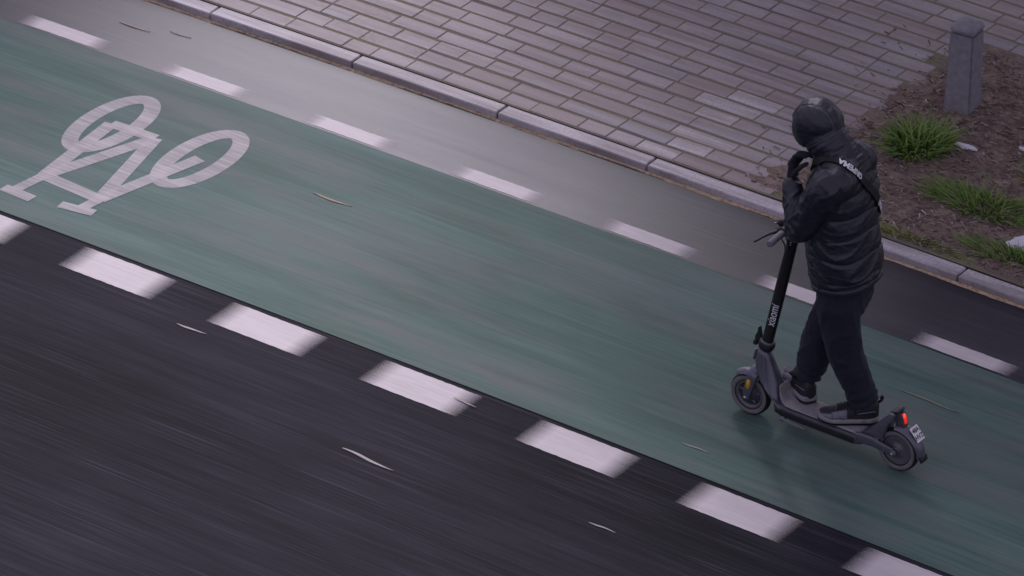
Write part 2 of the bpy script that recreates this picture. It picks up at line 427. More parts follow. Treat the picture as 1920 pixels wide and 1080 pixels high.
# pale stone bollard standing where setts and bed meet
def bollard():
    root = empty('stone_bollard', G(.93, 3.10, .03), .1)
    tag(root, 'pale grey square stone bollard standing in the bed', 'bollard')
    M = simple('bollard_stone', (.22,.205,.225), .75, var=.2, scale=25, bump=.4)
    bm = bmesh.new(); bmesh.ops.create_cube(bm, size=1)
    for v in bm.verts:
        t = .5+v.co.z; k = 1-.14*t; v.co = Vector((v.co.x*.17*k, v.co.y*.17*k, t*.56-.03))
    bmesh.ops.bevel(bm, geom=[e for e in bm.edges], offset=.012, segments=2, affect='EDGES'); sharp(from_bm('shaft', bm, M, root), 40)
    bm = bmesh.new(); rows = []
    for r, z in ((.073,.528),(.077,.534),(.077,.552),(.066,.570),(.035,.582),(0.001,.585)):
        rows.append([bm.verts.new((r*sx, r*sy, z)) for sx, sy in ((1,.8),(.8,1),(-.8,1),(-1,.8),(-1,-.8),(-.8,-1),(.8,-1),(1,-.8))])
    for i in range(5):
        for j in range(8): bm.faces.new([rows[i][j], rows[i][(j+1)%8], rows[i+1][(j+1)%8], rows[i+1][j]])
    bm.faces.new(rows[0][::-1]); bm.faces.new(rows[-1]); sharp(from_bm('cap', bm, M, root), 40)
bollard()

# scraps of paper and a crumpled bag lying in the bed
M_paper = simple('paper', (.62,.60,.64), .8, var=.08, scale=20)
def scrap(name, label, cat, s, d, L, W, H, rz, seed, crump=1.0):
    bm = bmesh.new(); bmesh.ops.create_icosphere(bm, subdivisions=4, radius=1)
    for v in bm.verts:
        n = noise.noise(v.co*1.7+Vector((seed,0,0)))*.35+abs(noise.noise(v.co*4+Vector((0,seed,0))))*.35*crump
        k = 1+n; v.co = Vector((v.co.x*L/2*k, v.co.y*W/2*k, (v.co.z*H/2*k)))
    zm = min(v.co.z for v in bm.verts)
    for v in bm.verts: v.co.z -= zm*.75
    o = from_bm(name, bm, M_paper, smooth=False); o.location = G(s, d, bedz(s, d)+.004); o.rotation_euler = (0, 0, rz)
    tag(o, label, cat)
scrap('paper_scrap', 'flattened white paper strip lying between two grass tufts', 'paper', 1.20, 2.68, .15, .04, .018, .05, 3, .5)
scrap('paper_scrap', 'narrow rolled white paper lying on dark bark mulch', 'paper', 1.52, 2.88, .17, .045, .02, .02, 8, .5)
scrap('plastic_bag', 'crumpled white plastic bag lying in the grass by the kerb', 'bag', 2.06, 1.92, .20, .11, .07, .3, 5, .7)

# slender dry leaves and straws on the road
M_straw = simple('dry_leaf', (.36,.27,.20), .8, var=.25, scale=15)
M_strawp = simple('pale_dry_leaf', (.40,.35,.33), .75, var=.2, scale=15)
def leaf(label, s, d, L, W, bend, mat, z=.004):
    bm = bmesh.new(); pr = None; n = 12
    for k in range(n+1):
        f = k/n; x = (f-.5)*L; y = .35*bend*math.sin(f*4.2+s*3); w = W/2*math.sin(math.pi*min(.97, max(.03, f**.8)))+.0006
        zc = .001+.002*abs(math.sin(f*5+s))
        a = [bm.verts.new((x, y-w, zc+.0015)), bm.verts.new((x, y, zc)), bm.verts.new((x, y+w, zc+.0015))]
        if pr:
            for j in range(2): bm.faces.new([pr[j], a[j], a[j+1], pr[j+1]])
        pr = a
    bm.normal_update(); bmesh.ops.solidify(bm, geom=bm.faces[:], thickness=.0012)
    o = from_bm('dry_leaf', bm, mat); o.location = G(s, d, z); o.rotation_euler = (0, 0, -s*K+.05*math.sin(s*9))
    tag(o, label, 'leaf', 'dry leaves on the road')
leaf('brown curved dry leaf on the green lane just behind the bicycle symbol', -1.33, .19, .26, .016, .02, M_straw)
leaf('largest pale curved leaf alone on the dark asphalt', .40, -1.86, .34, .018, .025, M_strawp, 0)
leaf('long thin orange straw on the green lane beyond the rear wheel', 2.41, .355, .36, .007, .02, M_straw)
leaf('short tan leaf on dark asphalt near a worn dash', -1.12, -1.365, .19, .014, .01, M_strawp, 0)
leaf('fine pale straw on the green lane beside the scooter', 1.69, -.765, .17, .007, .006, M_strawp)
leaf('small grey leaf far out on the dark asphalt', 1.73, -1.67, .16, .009, .008, M_strawp, 0)
leaf('white sliver lying across the end of a white dash', .48, -1.115, .15, .008, .006, M_strawp)
leaf('thin brown straw on the shoulder close to the kerb', -3.42, 1.16, .22, .008, .01, M_straw)
leaf('short straw on the shoulder beside the dashes', -3.15, 1.24, .15, .006, .01, M_straw)
# ---------------------------------------------------------------- street trees beyond the pavement
def leaf_mat():
    m = NT('tree_leaf'); at = m.n('ShaderNodeAttribute'); at.attribute_name = 'tone'
    m.color(m.ramp(at.outputs['Fac'], [(0, (.030,.052,.018)), (.6, (.055,.085,.028)), (1, (.10,.12,.04))])); m.set(Roughness=.6, Specular_IOR_Level=.3)
    return m.m
M_leaf = leaf_mat(); M_bark = simple('tree_bark', (.10,.08,.065), .9, var=.35, scale=12, bump=.6, bd=.01)
def tube(bm, pts, rad, n=10, cap=True):
    rows = []; up = Vector((0,0,1))
    for k, p in enumerate(pts):
        p = Vector(p); a = Vector(pts[max(0,k-1)]); b = Vector(pts[min(len(pts)-1,k+1)]); t = (b-a).normalized()
        u = t.cross(Vector((1,0,0)) if abs(t.x) < .9 else Vector((0,1,0))).normalized() if k == 0 else (u-t*u.dot(t)).normalized()
        v = t.cross(u); r = rad[k]
        ru, rv = r if isinstance(r, tuple) else (r, r)
        rows.append([bm.verts.new(p+u*ru*math.cos(2*math.pi*j/n)+v*rv*math.sin(2*math.pi*j/n)) for j in range(n)])
    for i in range(len(rows)-1):
        for j in range(n): bm.faces.new([rows[i][j], rows[i][(j+1)%n], rows[i+1][(j+1)%n], rows[i+1][j]])
    if cap: bm.faces.new(rows[0][::-1]); bm.faces.new(rows[-1])
def tree(label, s, d, base, top, rx, nleaf, seed, lf=.13):
    rng = random.Random(seed); root = empty('street_tree', G(s, d, .02)); tag(root, label, 'tree', 'trees along the pavement')
    H = top; bm = bmesh.new()
    trunk = [Vector((.05*math.sin(k*1.3+seed), .05*math.cos(k*1.7+seed), H*.62*k/7)) for k in range(8)]
    tube(bm, trunk, [.19*(1-.6*k/7)*(1.25 if k == 0 else 1) for k in range(8)], 12)
    from_bm('trunk', bm, M_bark, root)
    cz, rz = (base+top)/2, (top-base)/2; clumps = []
    bm = bmesh.new()
    for k in range(46):
        while True:
            v = Vector((rng.uniform(-1,1), rng.uniform(-1,1), rng.uniform(-1,1)))
            if .25 < v.length < 1: break
        c = Vector((v.x*rx, v.y*rx, cz+v.z*rz)); clumps.append((c, rng.uniform(.5,.95)))
        if k < 16:
            a = trunk[rng.randint(3,7)]; mid = a.lerp(c, .5)+Vector((0,0,.15)); tube(bm, [a, mid, c], [.06,.04,.012], 6)
    from_bm('limbs', bm, M_bark, root)
    bm = bmesh.new(); tn = bm.verts.layers.float.new('tone')
    for k in range(nleaf):
        c, r = clumps[rng.randrange(len(clumps))]
        p = c+Vector((rng.gauss(0,.5), rng.gauss(0,.5), rng.gauss(0,.42)))*r
        L = lf*rng.uniform(.7,1.3); R = Matrix.Rotation(rng.uniform(0,6.28), 3, 'Z') @ Matrix.Rotation(rng.gauss(0,.7), 3, 'X') @ Matrix.Rotation(rng.gauss(0,.5), 3, 'Y')
        t = min(1, max(0, rng.gauss(.5,.25)))
        vs = [bm.verts.new(p+R @ Vector(q)) for q in ((-L,0,0),(0,-L*.45,.01),(L,0,-.02),(0,L*.45,.01))]
        for v in vs: v[tn] = t
        bm.faces.new(vs)
    from_bm('crown', bm, M_leaf, root, smooth=False)
# shade falls from these over the right of the lane; their crowns stand above the frame
def crown_at(gs, gd, h):   # where a crown of height h stands if it shades lane point (gs, gd)
    k = h/math.tan(SUN_EL); return gs+math.sin(SUN_AZ)*k, gd+math.cos(SUN_AZ)*k
TREES = [(*crown_at(3.8, .5, 6.4), 3.8, 9.4, 3.2, 17000, 1), (5.6, 5.2, 3.8, 9.2, 3.4, 14000, 2), (*crown_at(-6.1, 1.8, 5.6), 3.8, 7.8, 2.3, 10000, 3), (-3.3, 10.6, 3.4, 9.0, 3.1, 12000, 4)]
for i, (s, d, b, t, rx, nl, sdd) in enumerate(TREES):
    tree(['broad leafy street tree whose crown shades the rider', 'tall leafy street tree shading the bed and bollard', 'smaller leafy street tree further along the pavement', 'wide leafy street tree standing furthest back from the kerb'][i], s, d, b, t, rx, nl, sdd)
# ---------------------------------------------------------------- electric scooter (X forward, Y to the rider's left, Z up, origin under the rear axle)
SC_LOC = Vector((2.6155, -.3178, .004)); SC_ROT = math.pi-.0111
scooter = empty('electric_scooter', SC_LOC, SC_ROT)
tag(scooter, 'dark grey electric kick scooter ridden along the green lane', 'scooter')
def rubber():
    m = NT('tyre_rubber'); n = m.noise(m.obj(), 45, 4, .6)
    m.color(m.ramp(n, [(.3, (.010,.0095,.011)), (.7, (.024,.022,.024))])); m.set(Roughness=.75, Specular_IOR_Level=.3); m.bump(n, .3, .002)
    return m.m
M_tread = rubber()
M_side = simple('dusty_sidewall', (.155,.14,.148), .8, var=.2, scale=25)
M_frame = simple('graphite_paint', (.125,.122,.15), .34, metal=.45, var=.12, scale=40, bump=.05)
M_framed = simple('dark_frame_plastic', (.055,.053,.068), .5, var=.2, scale=40, bump=.05)
M_black = simple('satin_black_stem', (.008,.008,.011), .40, var=.2, scale=40, bump=.05)
M_blackp = simple('black_plastic', (.010,.010,.012), .55, var=.2, scale=50)
M_matgrey = simple('dusty_deck_mat', (.25,.225,.235), .85, var=.2, scale=35, bump=.3)
M_grip = simple('grey_grip_rubber', (.16,.155,.18), .7, var=.12, scale=60)
M_steel = simple('steel', (.45,.44,.46), .3, metal=1, var=.1, scale=50, bump=0)
M_rim = simple('grey_rim', (.135,.128,.142), .45, metal=.4, var=.15, scale=30)
M_white_t = simple('white_print', (.75,.74,.76), .6, var=.05, bump=0)
M_plate = simple('plate_white', (.72,.71,.73), .45, var=.05, bump=0)
def glow(name, col, base, st):
    m = NT(name); m.set(Base_Color=(*base, 1), Roughness=.2)
    m.b.inputs['Emission Color'].default_value = (*col, 1)
    sp = m.n('ShaderNodeSeparateXYZ'); m.t.links.new(m.obj(), sp.inputs[0])
    h = m.math('DIVIDE', m.math('SUBTRACT', sp.outputs['Z'], .265), .075)
    m.t.links.new(m.rampv(h, [(.1, st*.25), (.6, st*.6), (.8, st*2.6), (.97, st*.7)]), m.b.inputs['Emission Strength'])
    return m.m
M_tail = glow('tail_lamp_lens', (1, .03, .012), (.5,.01,.01), 1.0)
def amber():
    m = NT('amber_reflector'); n = m.noise(m.obj(), 120, 2, .5)
    m.color(m.ramp(n, [(.4, (.55,.20,.0)), (.6, (.85,.42,.01))])); m.set(Roughness=.15, Specular_IOR_Level=.8, Coat_Weight=.6); m.bump(n, .4, .002)
    return m.m
M_amber = amber()

def lathe(name, prof, c, mat, parent, n=56, y0=0):
    bm = bmesh.new(); rows = []
    for r, y in prof:
        rows.append([bm.verts.new((c[0]+r*math.cos(2*math.pi*j/n), c[1]+y, c[2]+r*math.sin(2*math.pi*j/n))) for j in range(n)])
    for i in range(len(rows)-1):
        for j in range(n): bm.faces.new([rows[i][j], rows[i][(j+1)%n], rows[i+1][(j+1)%n], rows[i+1][j]])
    if prof[0][0] > 0: bm.faces.new(rows[0][::-1])
    if prof[-1][0] > 0: bm.faces.new(rows[-1])
    return from_bm(name, bm, mat, parent)
def lathe_open(name, prof, c, mat, parent, n=56):
    bm = bmesh.new(); rows = []
    for r, y in prof:
        rows.append([bm.verts.new((c[0]+r*math.cos(2*math.pi*j/n), c[1]+y, c[2]+r*math.sin(2*math.pi*j/n))) for j in range(n)])
    m = len(rows)
    for i in range(m):
        for j in range(n): bm.faces.new([rows[i][j], rows[i][(j+1)%n], rows[(i+1)%m][(j+1)%n], rows[(i+1)%m][j]])
    return from_bm(name, bm, mat, parent)
def rings(name, secs, mat, parent, n=24, ex=2.6, cap=True, sh=None):
    """loft of superellipse sections: (centre, axis u, axis v, ru, rv)"""
    bm = bmesh.new(); rows = []
    for s in secs:
        c, u, v, ru, rv = s[:5]; e = s[5] if len(s) > 5 else ex; c, u, v = Vector(c), Vector(u).normalized(), Vector(v).normalized(); r = []
        for j in range(n):
            a = 2*math.pi*(j+.5)/n; ca, sa = math.cos(a), math.sin(a)
            r.append(bm.verts.new(c+u*ru*math.copysign(abs(ca)**(2/e), ca)+v*rv*math.copysign(abs(sa)**(2/e), sa)))
        rows.append(r)
    for i in range(len(rows)-1):
        for j in range(n): bm.faces.new([rows[i][j], rows[i][(j+1)%n], rows[i+1][(j+1)%n], rows[i+1][j]])
    if cap: bm.faces.new(rows[0][::-1]); bm.faces.new(rows[-1])
    o = from_bm(name, bm, mat, parent)
    return sharp(o, sh) if sh else o
def tubeo(name, pts, rad, mat, parent, n=12):
    bm = bmesh.new(); tube(bm, pts, rad, n); return from_bm(name, bm, mat, parent)
def prism(name, poly, y0, y1, mat, parent, bev=.004, taper=None):
    bm = bmesh.new(); A = [bm.verts.new((x, y0, z)) for x, z in poly]; B = [bm.verts.new((x, y1, z)) for x, z in poly]
    n = len(poly); bm.faces.new(A); bm.faces.new(B[::-1])
    for i in range(n): bm.faces.new([A[i], B[i], B[(i+1)%n], A[(i+1)%n]])
    bmesh.ops.recalc_face_normals(bm, faces=bm.faces[:])
    if bev: bmesh.ops.bevel(bm, geom=bm.edges[:], offset=bev, segments=2, affect='EDGES', profile=.6)
    return sharp(from_bm(name, bm, mat, parent), 40)

def wheel(cx, rear):
    R = .118; root = empty('wheel'); root.parent = scooter; c = (cx, 0, R)
    tp = [(.082,-.024),(.098,-.0275),(.109,-.024),(.1155,-.014),(.118,-.004),(.118,.004),(.1155,.014),(.109,.024),(.098,.0275),(.082,.024),(.078,.012),(.078,-.012)]
    tread = [p for p in tp]
    lathe_open('tyre', tread, c, M_tread, root)
    for sgn in (1, -1):    # dusty sidewall bands, a hair proud of the tyre
        lathe_open('sidewall', [(.1085,sgn*.0248),(.105,sgn*.0266),(.098,sgn*.0284),(.086,sgn*.0254),(.083,sgn*.022),(.09,sgn*.020),(.105,sgn*.020)], c, M_side, root)
    for k in range(3):      # tread grooves
        lathe_open('tread_rib', [(.1183-.0002*abs(k-1), (k-1)*.009-.002),(.1183-.0002*abs(k-1), (k-1)*.009+.002),(.1165,(k-1)*.009+.0025),(.1165,(k-1)*.009-.0025)], c, M_tread, root)
    if rear:
        lathe('hub_motor', [(.001,.022),(.03,.022),(.033,.0185),(.060,.0175),(.064,.0195),(.072,.020),(.081,.0185),(.081,-.0185),(.03,-.022),(.001,-.022)], c, M_rim, root)
        lathe_open('hub_ring', [(.0745,.0205),(.0775,.0215),(.0795,.0195),(.077,.018)], c, M_side, root)
        lathe('hub_cap', [(.001,.030),(.016,.030),(.019,.026),(.020,.020),(.001,.020)], c, M_rim, root)
    else:
        lathe_open('rim', [(.082,.021),(.080,.0225),(.070,.0205),(.062,.012),(.060,-.012),(.070,-.0205),(.082,-.0225),(.079,0)], c, M_rim, root)
        lathe('drum', [(.001,.024),(.028,.024),(.034,.018),(.044,.010),(.052,.006),(.061,.005),(.061,-.012),(.03,-.022),(.001,-.022)], c, M_framed, root)
        for k in range(5):
            a = 2*math.pi*k/5+.3; ux, uz = math.cos(a), math.sin(a)
            rings('spoke', [((cx+ux*.028, .010, R+uz*.028), (-uz,0,ux), (0,1,0), .009,.008), ((cx+ux*.066, .010, R+uz*.066), (-uz,0,ux), (0,1,0), .006,.006)], M_rim, root, 8)
    return root
wheel(0.0, True); wheel(.8995, False)

# deck with grip mat
def zr(w): return (0,1,0), (0,0,1)
U, V = (0,1,0), (0,0,1)
deck = rings('deck', [((.175,0,.130),U,V,.060,.020),((.19,0,.128),U,V,.076,.028),((.235,0,.126),U,V,.083,.034),((.40,0,.126),U,V,.084,.034),((.60,0,.126),U,V,.083,.034),((.675,0,.128),U,V,.078,.034),((.71,0,.132),U,V,.066,.031),((.725,0,.136),U,V,.054,.024)], M_framed, scooter, 32, 5, sh=40)
bm = bmesh.new(); path = [(.20,.1615),(.25,.1625),(.40,.1625),(.60,.1625),(.645,.166),(.672,.178),(.690,.200),(.701,.226),(.707,.250)]; pr = None
for i, (x, z) in enumerate(path):
    w = .076 if i < 5 else .076-.009*(i-4)**1.05
    t = [bm.verts.new((x, w*k/4, z+.0015)) for k in range(-4, 5)]
    if pr:
        for k in range(8): bm.faces.new([pr[k], t[k], t[k+1], pr[k+1]])
    pr = t
bmesh.ops.recalc_face_normals(bm, faces=bm.faces[:]); bmesh.ops.solidify(bm, geom=bm.faces[:], thickness=.004)
from_bm('grip_mat', bm, M_matgrey, deck)
for sgn in (1,-1): prism('side_rail', [(.22,.112),(.66,.112),(.70,.122),(.70,.140),(.22,.140)], sgn*.0835, sgn*.0875, M_blackp, scooter, .0015)

# neck: moulded wedge from the deck up to the head tube
def nsec(x, z, ang, ru, rv, e=3.0):
    a = math.radians(ang); return ((x, 0, z), (0,1,0), (math.cos(a), 0, math.sin(a)), ru, rv, e)
rings('neck', [nsec(.655,.128,70,.079,.030,3.6), nsec(.695,.142,62,.078,.042,3.4), nsec(.730,.174,42,.073,.064,3.2), nsec(.765,.217,27,.063,.078,3.0), nsec(.795,.268,16,.050,.074,2.8), nsec(.815,.322,10,.041,.062,2.6), nsec(.826,.378,10,.034,.045,2.3), nsec(.830,.420,10,.030,.034,2.1)], M_frame, scooter, 32)
sm = prism('head_tube', [(.845,.418),(.806,.410),(.826,.285),(.870,.292)], -.022, .022, M_frame, scooter, .012)
prism('headlight_bezel', [(.880,.398),(.868,.396),(.880,.330),(.892,.332)], -.016, .016, M_frame, scooter, .004)
for sgn in (1,-1):   # raised crease down each flank of the neck
    tubeo('neck_crease', [(.815,sgn*.030,.385),(.800,sgn*.040,.31),(.770,sgn*.050,.24),(.735,sgn*.063,.185),(.690,sgn*.072,.160)], [(.005,.004),(.008,.005),(.009,.005),(.008,.004),(.004,.003)], M_frame, scooter)

# fork, front mudguard, side reflectors
fork = rings('fork', [((.852,0,.300),(0,1,0),(1,0,.1),.030,.030),((.860,0,.285),(0,1,0),(1,0,.1),.046,.034),((.866,0,.266),(0,1,0),(1,0,.1),.050,.032),((.869,0,.256),(0,1,0),(1,0,.1),.048,.026)], M_frame, scooter, 24, 3)
for sgn in (1,-1):
    leg = rings('fork_leg', [((.864,sgn*.043,.278),(0,1,0),(1,0,.2),.010,.030),((.872,sgn*.049,.245),(0,1,0),(1,0,.2),.009,.029),((.885,sgn*.051,.185),(0,1,0),(1,0,.2),.009,.025),((.894,sgn*.051,.140),(0,1,0),(1,0,.2),.009,.023),((.899,sgn*.051,.112),(0,1,0),(1,0,.2),.008,.019),((.902,sgn*.051,.098),(0,1,0),(1,0,.2),.006,.010)], M_frame, scooter, 20, 3)
    rings('side_reflector', [((.880,sgn*.056,.232),(0,1,0),(1,0,.1),.005,.003),((.882,sgn*.0565,.226),(0,1,0),(1,0,.1),.006,.010),((.886,sgn*.0575,.203),(0,1,0),(1,0,.1),.006,.0125),((.889,sgn*.0575,.183),(0,1,0),(1,0,.1),.006,.011),((.890,sgn*.056,.175),(0,1,0),(1,0,.1),.005,.004)], M_amber, leg, 16, 2.4)
    tubeo('axle_bolt', [(.8995,sgn*.052,.118),(.8995,sgn*.066,.118)], [.010,.008], M_steel, leg, 10)
def guard(name, cx, cz, R, a0, a1, w, mat, parent, tipw=1.0, th=.004):
    bm = bmesh.new(); n = 26; pr = None
    for i in range(n+1):
        f = i/n; a = math.radians(a0+(a1-a0)*f); ww = w*(1-(1-tipw)*f**2); row = []
        for k in range(-5, 6):
            y = ww*k/5; dr = -.022*abs(k/5)**3.2
            row.append(bm.verts.new((cx+(R+dr)*math.cos(a), y, cz+(R+dr)*math.sin(a))))
        if pr:
            for k in range(10): bm.faces.new([pr[k], row[k], row[k+1], pr[k+1]])
        pr = row
    bmesh.ops.recalc_face_normals(bm, faces=bm.faces[:]); bmesh.ops.solidify(bm, geom=bm.faces[:], thickness=th)
    return sharp(from_bm(name, bm, mat, parent), 50)
guard('front_mudguard', .8995, .118, .143, 118, 52, .036, M_frame, scooter, .8)
rear_guard = guard('rear_mudguard', 0, .118, .150, 84, 180, .040, M_frame, scooter, .85)
prism('mudflap', [(-.146,.135),(-.154,.120),(-.157,.100),(-.149,.098),(-.140,.112),(-.136,.128)], -.030, .030, M_blackp, scooter, .003)

# rear end: swing arms, footrest wedge, tail lamp, plate
for sgn in (1,-1):
    arm = rings('rear_arm', [((.245,sgn*.062,.135),(0,1,0),V,.012,.026),((.185,sgn*.068,.148),(0,1,0),V,.011,.029),((.12,sgn*.063,.146),(0,1,0),V,.010,.027),((.065,sgn*.053,.130),(0,1,0),(.2,0,1),.009,.024),((.02,sgn*.045,.120),(0,1,0),(.3,0,1),.009,.021),((-.008,sgn*.044,.116),(0,1,0),V,.008,.016)], M_frame, scooter, 20, 3)
    tubeo('axle_bolt', [(0,sgn*.045,.118),(0,sgn*.064,.118),(0,sgn*.068,.118)], [.018,.017,.010], M_rim, arm, 14)
    tubeo('axle_nut', [(0,sgn*.066,.118),(0,sgn*.074,.118)], [.008,.007], M_steel, arm, 8)
prism('footrest', [(.215,.158),(.165,.186),(.055,.318),(.030,.338),(.008,.334),(.012,.312),(.045,.262),(.066,.205),(.072,.168)], -.052, .052, M_frame, scooter, .006)
prism('footrest_lip', [(.048,.336),(.004,.352),(-.006,.346),(.010,.334)], -.034, .034, M_blackp, scooter, .003)
prism('lamp_housing', [(.030,.330),(-.012,.338),(-.020,.325),(-.036,.262),(.015,.262)], -.022, .022, M_framed, scooter, .005)
prism('tail_lamp', [(-.012,.332),(-.020,.332),(-.026,.320),(-.038,.282),(-.031,.277),(-.016,.300)], -.0095, .0095, M_tail, scooter, .004)

def letters(body, size, bold=.0, align='CENTER'):
    cu = bpy.data.curves.new('txt', 'FONT'); cu.body = body; cu.size = size; cu.align_x = align; cu.align_y = 'CENTER'
    cu.offset = bold; cu.extrude = 0; cu.resolution_u = 4
    o = bpy.data.objects.new('txt', cu); COL.objects.link(o)
    dg = bpy.context.evaluated_depsgraph_get(); me = bpy.data.meshes.new_from_object(o.evaluated_get(dg)); bpy.data.objects.remove(o); bpy.data.curves.remove(cu)
    me.materials.clear()
    bm = bmesh.new(); bm.from_mesh(me)
    bmesh.ops.subdivide_edges(bm, edges=[e for e in bm.edges if e.calc_length() > size*.12], cuts=2)
    bm.to_mesh(me); bm.free()
    return me
def map_letters(name, me, fn, mat, parent):
    for v in me.vertices: v.co = fn(v.co.x, v.co.y)
    me.name = name; me.update(); return link(name, me, mat, parent)
# number plate: tilted plate on the rear mudguard
pc = Vector((-.102,0,.247)); pn = Vector((-.74,0,.67)).normalized(); pu = Vector((0,-1,0)); pv = pn.cross(pu).normalized()
if pv.z < 0: pv = -pv
bm = bmesh.new(); vs = []
for s_ in (0,1):
    for a, b in ((-1,-1),(1,-1),(1,1),(-1,1)): vs.append(bm.verts.new(pc+pu*.033*a+pv*.041*b+pn*(.002*s_)))
for q in ((0,1,2,3),(7,6,5,4),(0,4,5,1),(1,5,6,2),(2,6,7,3),(3,7,4,0)): bm.faces.new([vs[i] for i in q])
plate = from_bm('number_plate', bm, M_plate, rear_guard, smooth=False)
prism('plate_bracket', [(-.080,.236),(-.096,.252),(-.101,.248),(-.090,.222)], -.02, .02, M_blackp, rear_guard, .002)
for t, off in (('48A', .019), ('HVZ', -.019)):
    map_letters('plate_lettering', letters(t, .034, .0006), lambda x, y, o=off: pc+pu*x+pv*(y+o)+pn*.0035, M_blackp, plate)

# stem with lettering, folding clamp and latch
S0, S1 = Vector((.8245,0,.41)), Vector((.6795,0,1.18)); st = (S1-S0).normalized(); sx = Vector((st.z,0,-st.x))
stem = rings('stem', [(S0+st*t, (0,1,0), sx, a, b, 2.3) for t, a, b in ((.0,.026,.029),(.08,.026,.030),(.4,.026,.031),(.70,.025,.029),(.76,.024,.027),(.785,.022,.025))], M_black, scooter, 32)
def on_stem(x, y):   # x runs up the stem, y towards the front, on the rider's left flank
    t = .248+x; phi = math.radians(84)+y/.0300
    return S0+st*t+Vector((0,1,0))*(.0272*math.sin(phi))+sx*(-.0322*math.cos(phi))
def on_stem2(x, y):
    phi = (y-.004)/.029-.05; x *= .80
    return S0+st*(.236+x)+Vector((0,1,0))*.0268*max(.2,math.cos(phi))**.8+sx*(.0318*math.sin(phi))
map_letters('lettering', letters('xiaomi', .064, .0003), on_stem2, M_white_t, stem)
coll = [(S0+st*t, (0,1,0), sx, a, b, 2.4) for t, a, b in ((.0,.030,.034),(.014,.036,.041),(.03,.038,.044),(.046,.037,.042),(.056,.029,.033))]
clamp = rings('folding_clamp', coll, M_blackp, scooter, 28)
rings('clamp_ring', [(S0+st*t, (0,1,0), sx, a, b, 2.2) for t, a, b in ((.046,.0345,.039),(.052,.036,.041),(.058,.0345,.039))], M_rim, clamp, 28)
prism('latch', [(.862,.440),(.885,.445),(.888,.470),(.874,.500),(.872,.528),(.862,.532),(.856,.500),(.850,.470)], -.011, .011, M_blackp, clamp, .004)
prism('latch_hinge', [(.875,.418),(.895,.424),(.892,.452),(.872,.448)], -.017, .017, M_blackp, clamp, .005)
tubeo('stem_screw', [S0+st*.70+Vector((0,.024,0))-sx*.004, S0+st*.70+Vector((0,.0275,0))-sx*.004], [.005,.004], M_steel, stem, 10)
tubeo('stem_screw', [S0+st*.685+Vector((0,.024,0))-sx*.004, S0+st*.685+Vector((0,.0275,0))-sx*.004], [.005,.004], M_steel, stem, 10)

# handlebar: bar, grips, brake lever, bell, display, headlamp
HB = Vector((.692,0,1.195))
bar = tubeo('handlebar', [HB+Vector((-.012,-.245,.0)), HB+Vector((-.004,-.12,0)), HB+Vector((0,-.05,0)), HB+Vector((0,.05,0)), HB+Vector((-.004,.12,0)), HB+Vector((-.012,.245,0))], [.0125]*6, M_blackp, scooter, 14)
for sgn in (1,-1):
    g = [(.118,.0165),(.122,.0195),(.150,.0185),(.180,.0190),(.205,.0185),(.208,.0205),(.218,.0205),(.221,.0185),(.243,.0185),(.250,.0165),(.251,.010)]
    tubeo('grip', [HB+Vector((-.004-.008*(y-.12)/.125, sgn*y, 0)) for y, r in g], [r for y, r in g], M_grip, bar, 18)
rings('display', [(HB+Vector((.0,0,-.012)),(0,1,0),(1,0,.2),.036,.026),(HB+Vector((.002,0,.018)),(0,1,0),(1,0,.2),.040,.034),(HB+Vector((.004,0,.026)),(0,1,0),(1,0,.2),.036,.030)], M_blackp, bar, 20, 3.5)
rings('headlamp', [(HB+Vector((.02,0,-.065)),(0,1,0),V,.020,.018),(HB+Vector((.045,0,-.063)),(0,1,0),V,.021,.019),(HB+Vector((.052,0,-.062)),(0,1,0),V,.015,.013)], M_blackp, bar, 16, 2.5)
lev = tubeo('brake_lever', [HB+Vector((.018,.088,-.006)), HB+Vector((.040,.105,-.012)), HB+Vector((.062,.130,-.018)), HB+Vector((.078,.165,-.024)), HB+Vector((.088,.205,-.030)), HB+Vector((.094,.225,-.034))], [.008,.008,(.006,.009),(.005,.009),(.005,.008),(.004,.005)], M_blackp, bar)
rings('lever_clamp', [(HB+Vector((.004,.070,.0)),(1,0,0),V,.020,.020),(HB+Vector((.006,.080,.0)),(1,0,0),V,.028,.024),(HB+Vector((.006,.100,-.002)),(1,0,0),V,.028,.024),(HB+Vector((.004,.110,0)),(1,0,0),V,.019,.019)], M_blackp, bar, 16, 2.6)
tubeo('bell', [HB+Vector((.03,.070,.018)), HB+Vector((.036,.070,.030)), HB+Vector((.040,.070,.040)), HB+Vector((.042,.070,.045))], [.018,.019,.015,.004], M_blackp, bar, 16)
tubeo('bell_spring', [HB+Vector((.055,.078,.022)), HB+Vector((.060,.092,.026))], [.005,.004], M_steel, bar, 8)
tubeo('cable', [HB+Vector((.02,.085,-.01)), HB+Vector((.07,.05,-.03)), HB+Vector((.075,.01,-.09)), HB+Vector((.05,0,-.14)), HB+Vector((.045,0,-.18))], [.0035]*5, M_blackp, bar, 8)
tubeo('cable', [HB+Vector((.01,.075,-.02)), HB+Vector((.0,.065,-.06)), HB+Vector((.006,.04,-.10)), HB+Vector((.012,.02,-.15))], [.0035]*4, M_blackp, bar, 8)
# kickstand folded along the deck's left edge
ks = tubeo('kickstand', [(.668,.078,.100),(.655,.090,.098),(.60,.093,.094),(.52,.093,.090),(.505,.095,.089)], [.010,.007,.006,.006,.004], M_grip, scooter)
rings('kickstand_bracket', [((.650,.070,.098),(1,0,0),V,.014,.012),((.650,.096,.096),(1,0,0),V,.013,.011)], M_grip, ks, 12, 3)
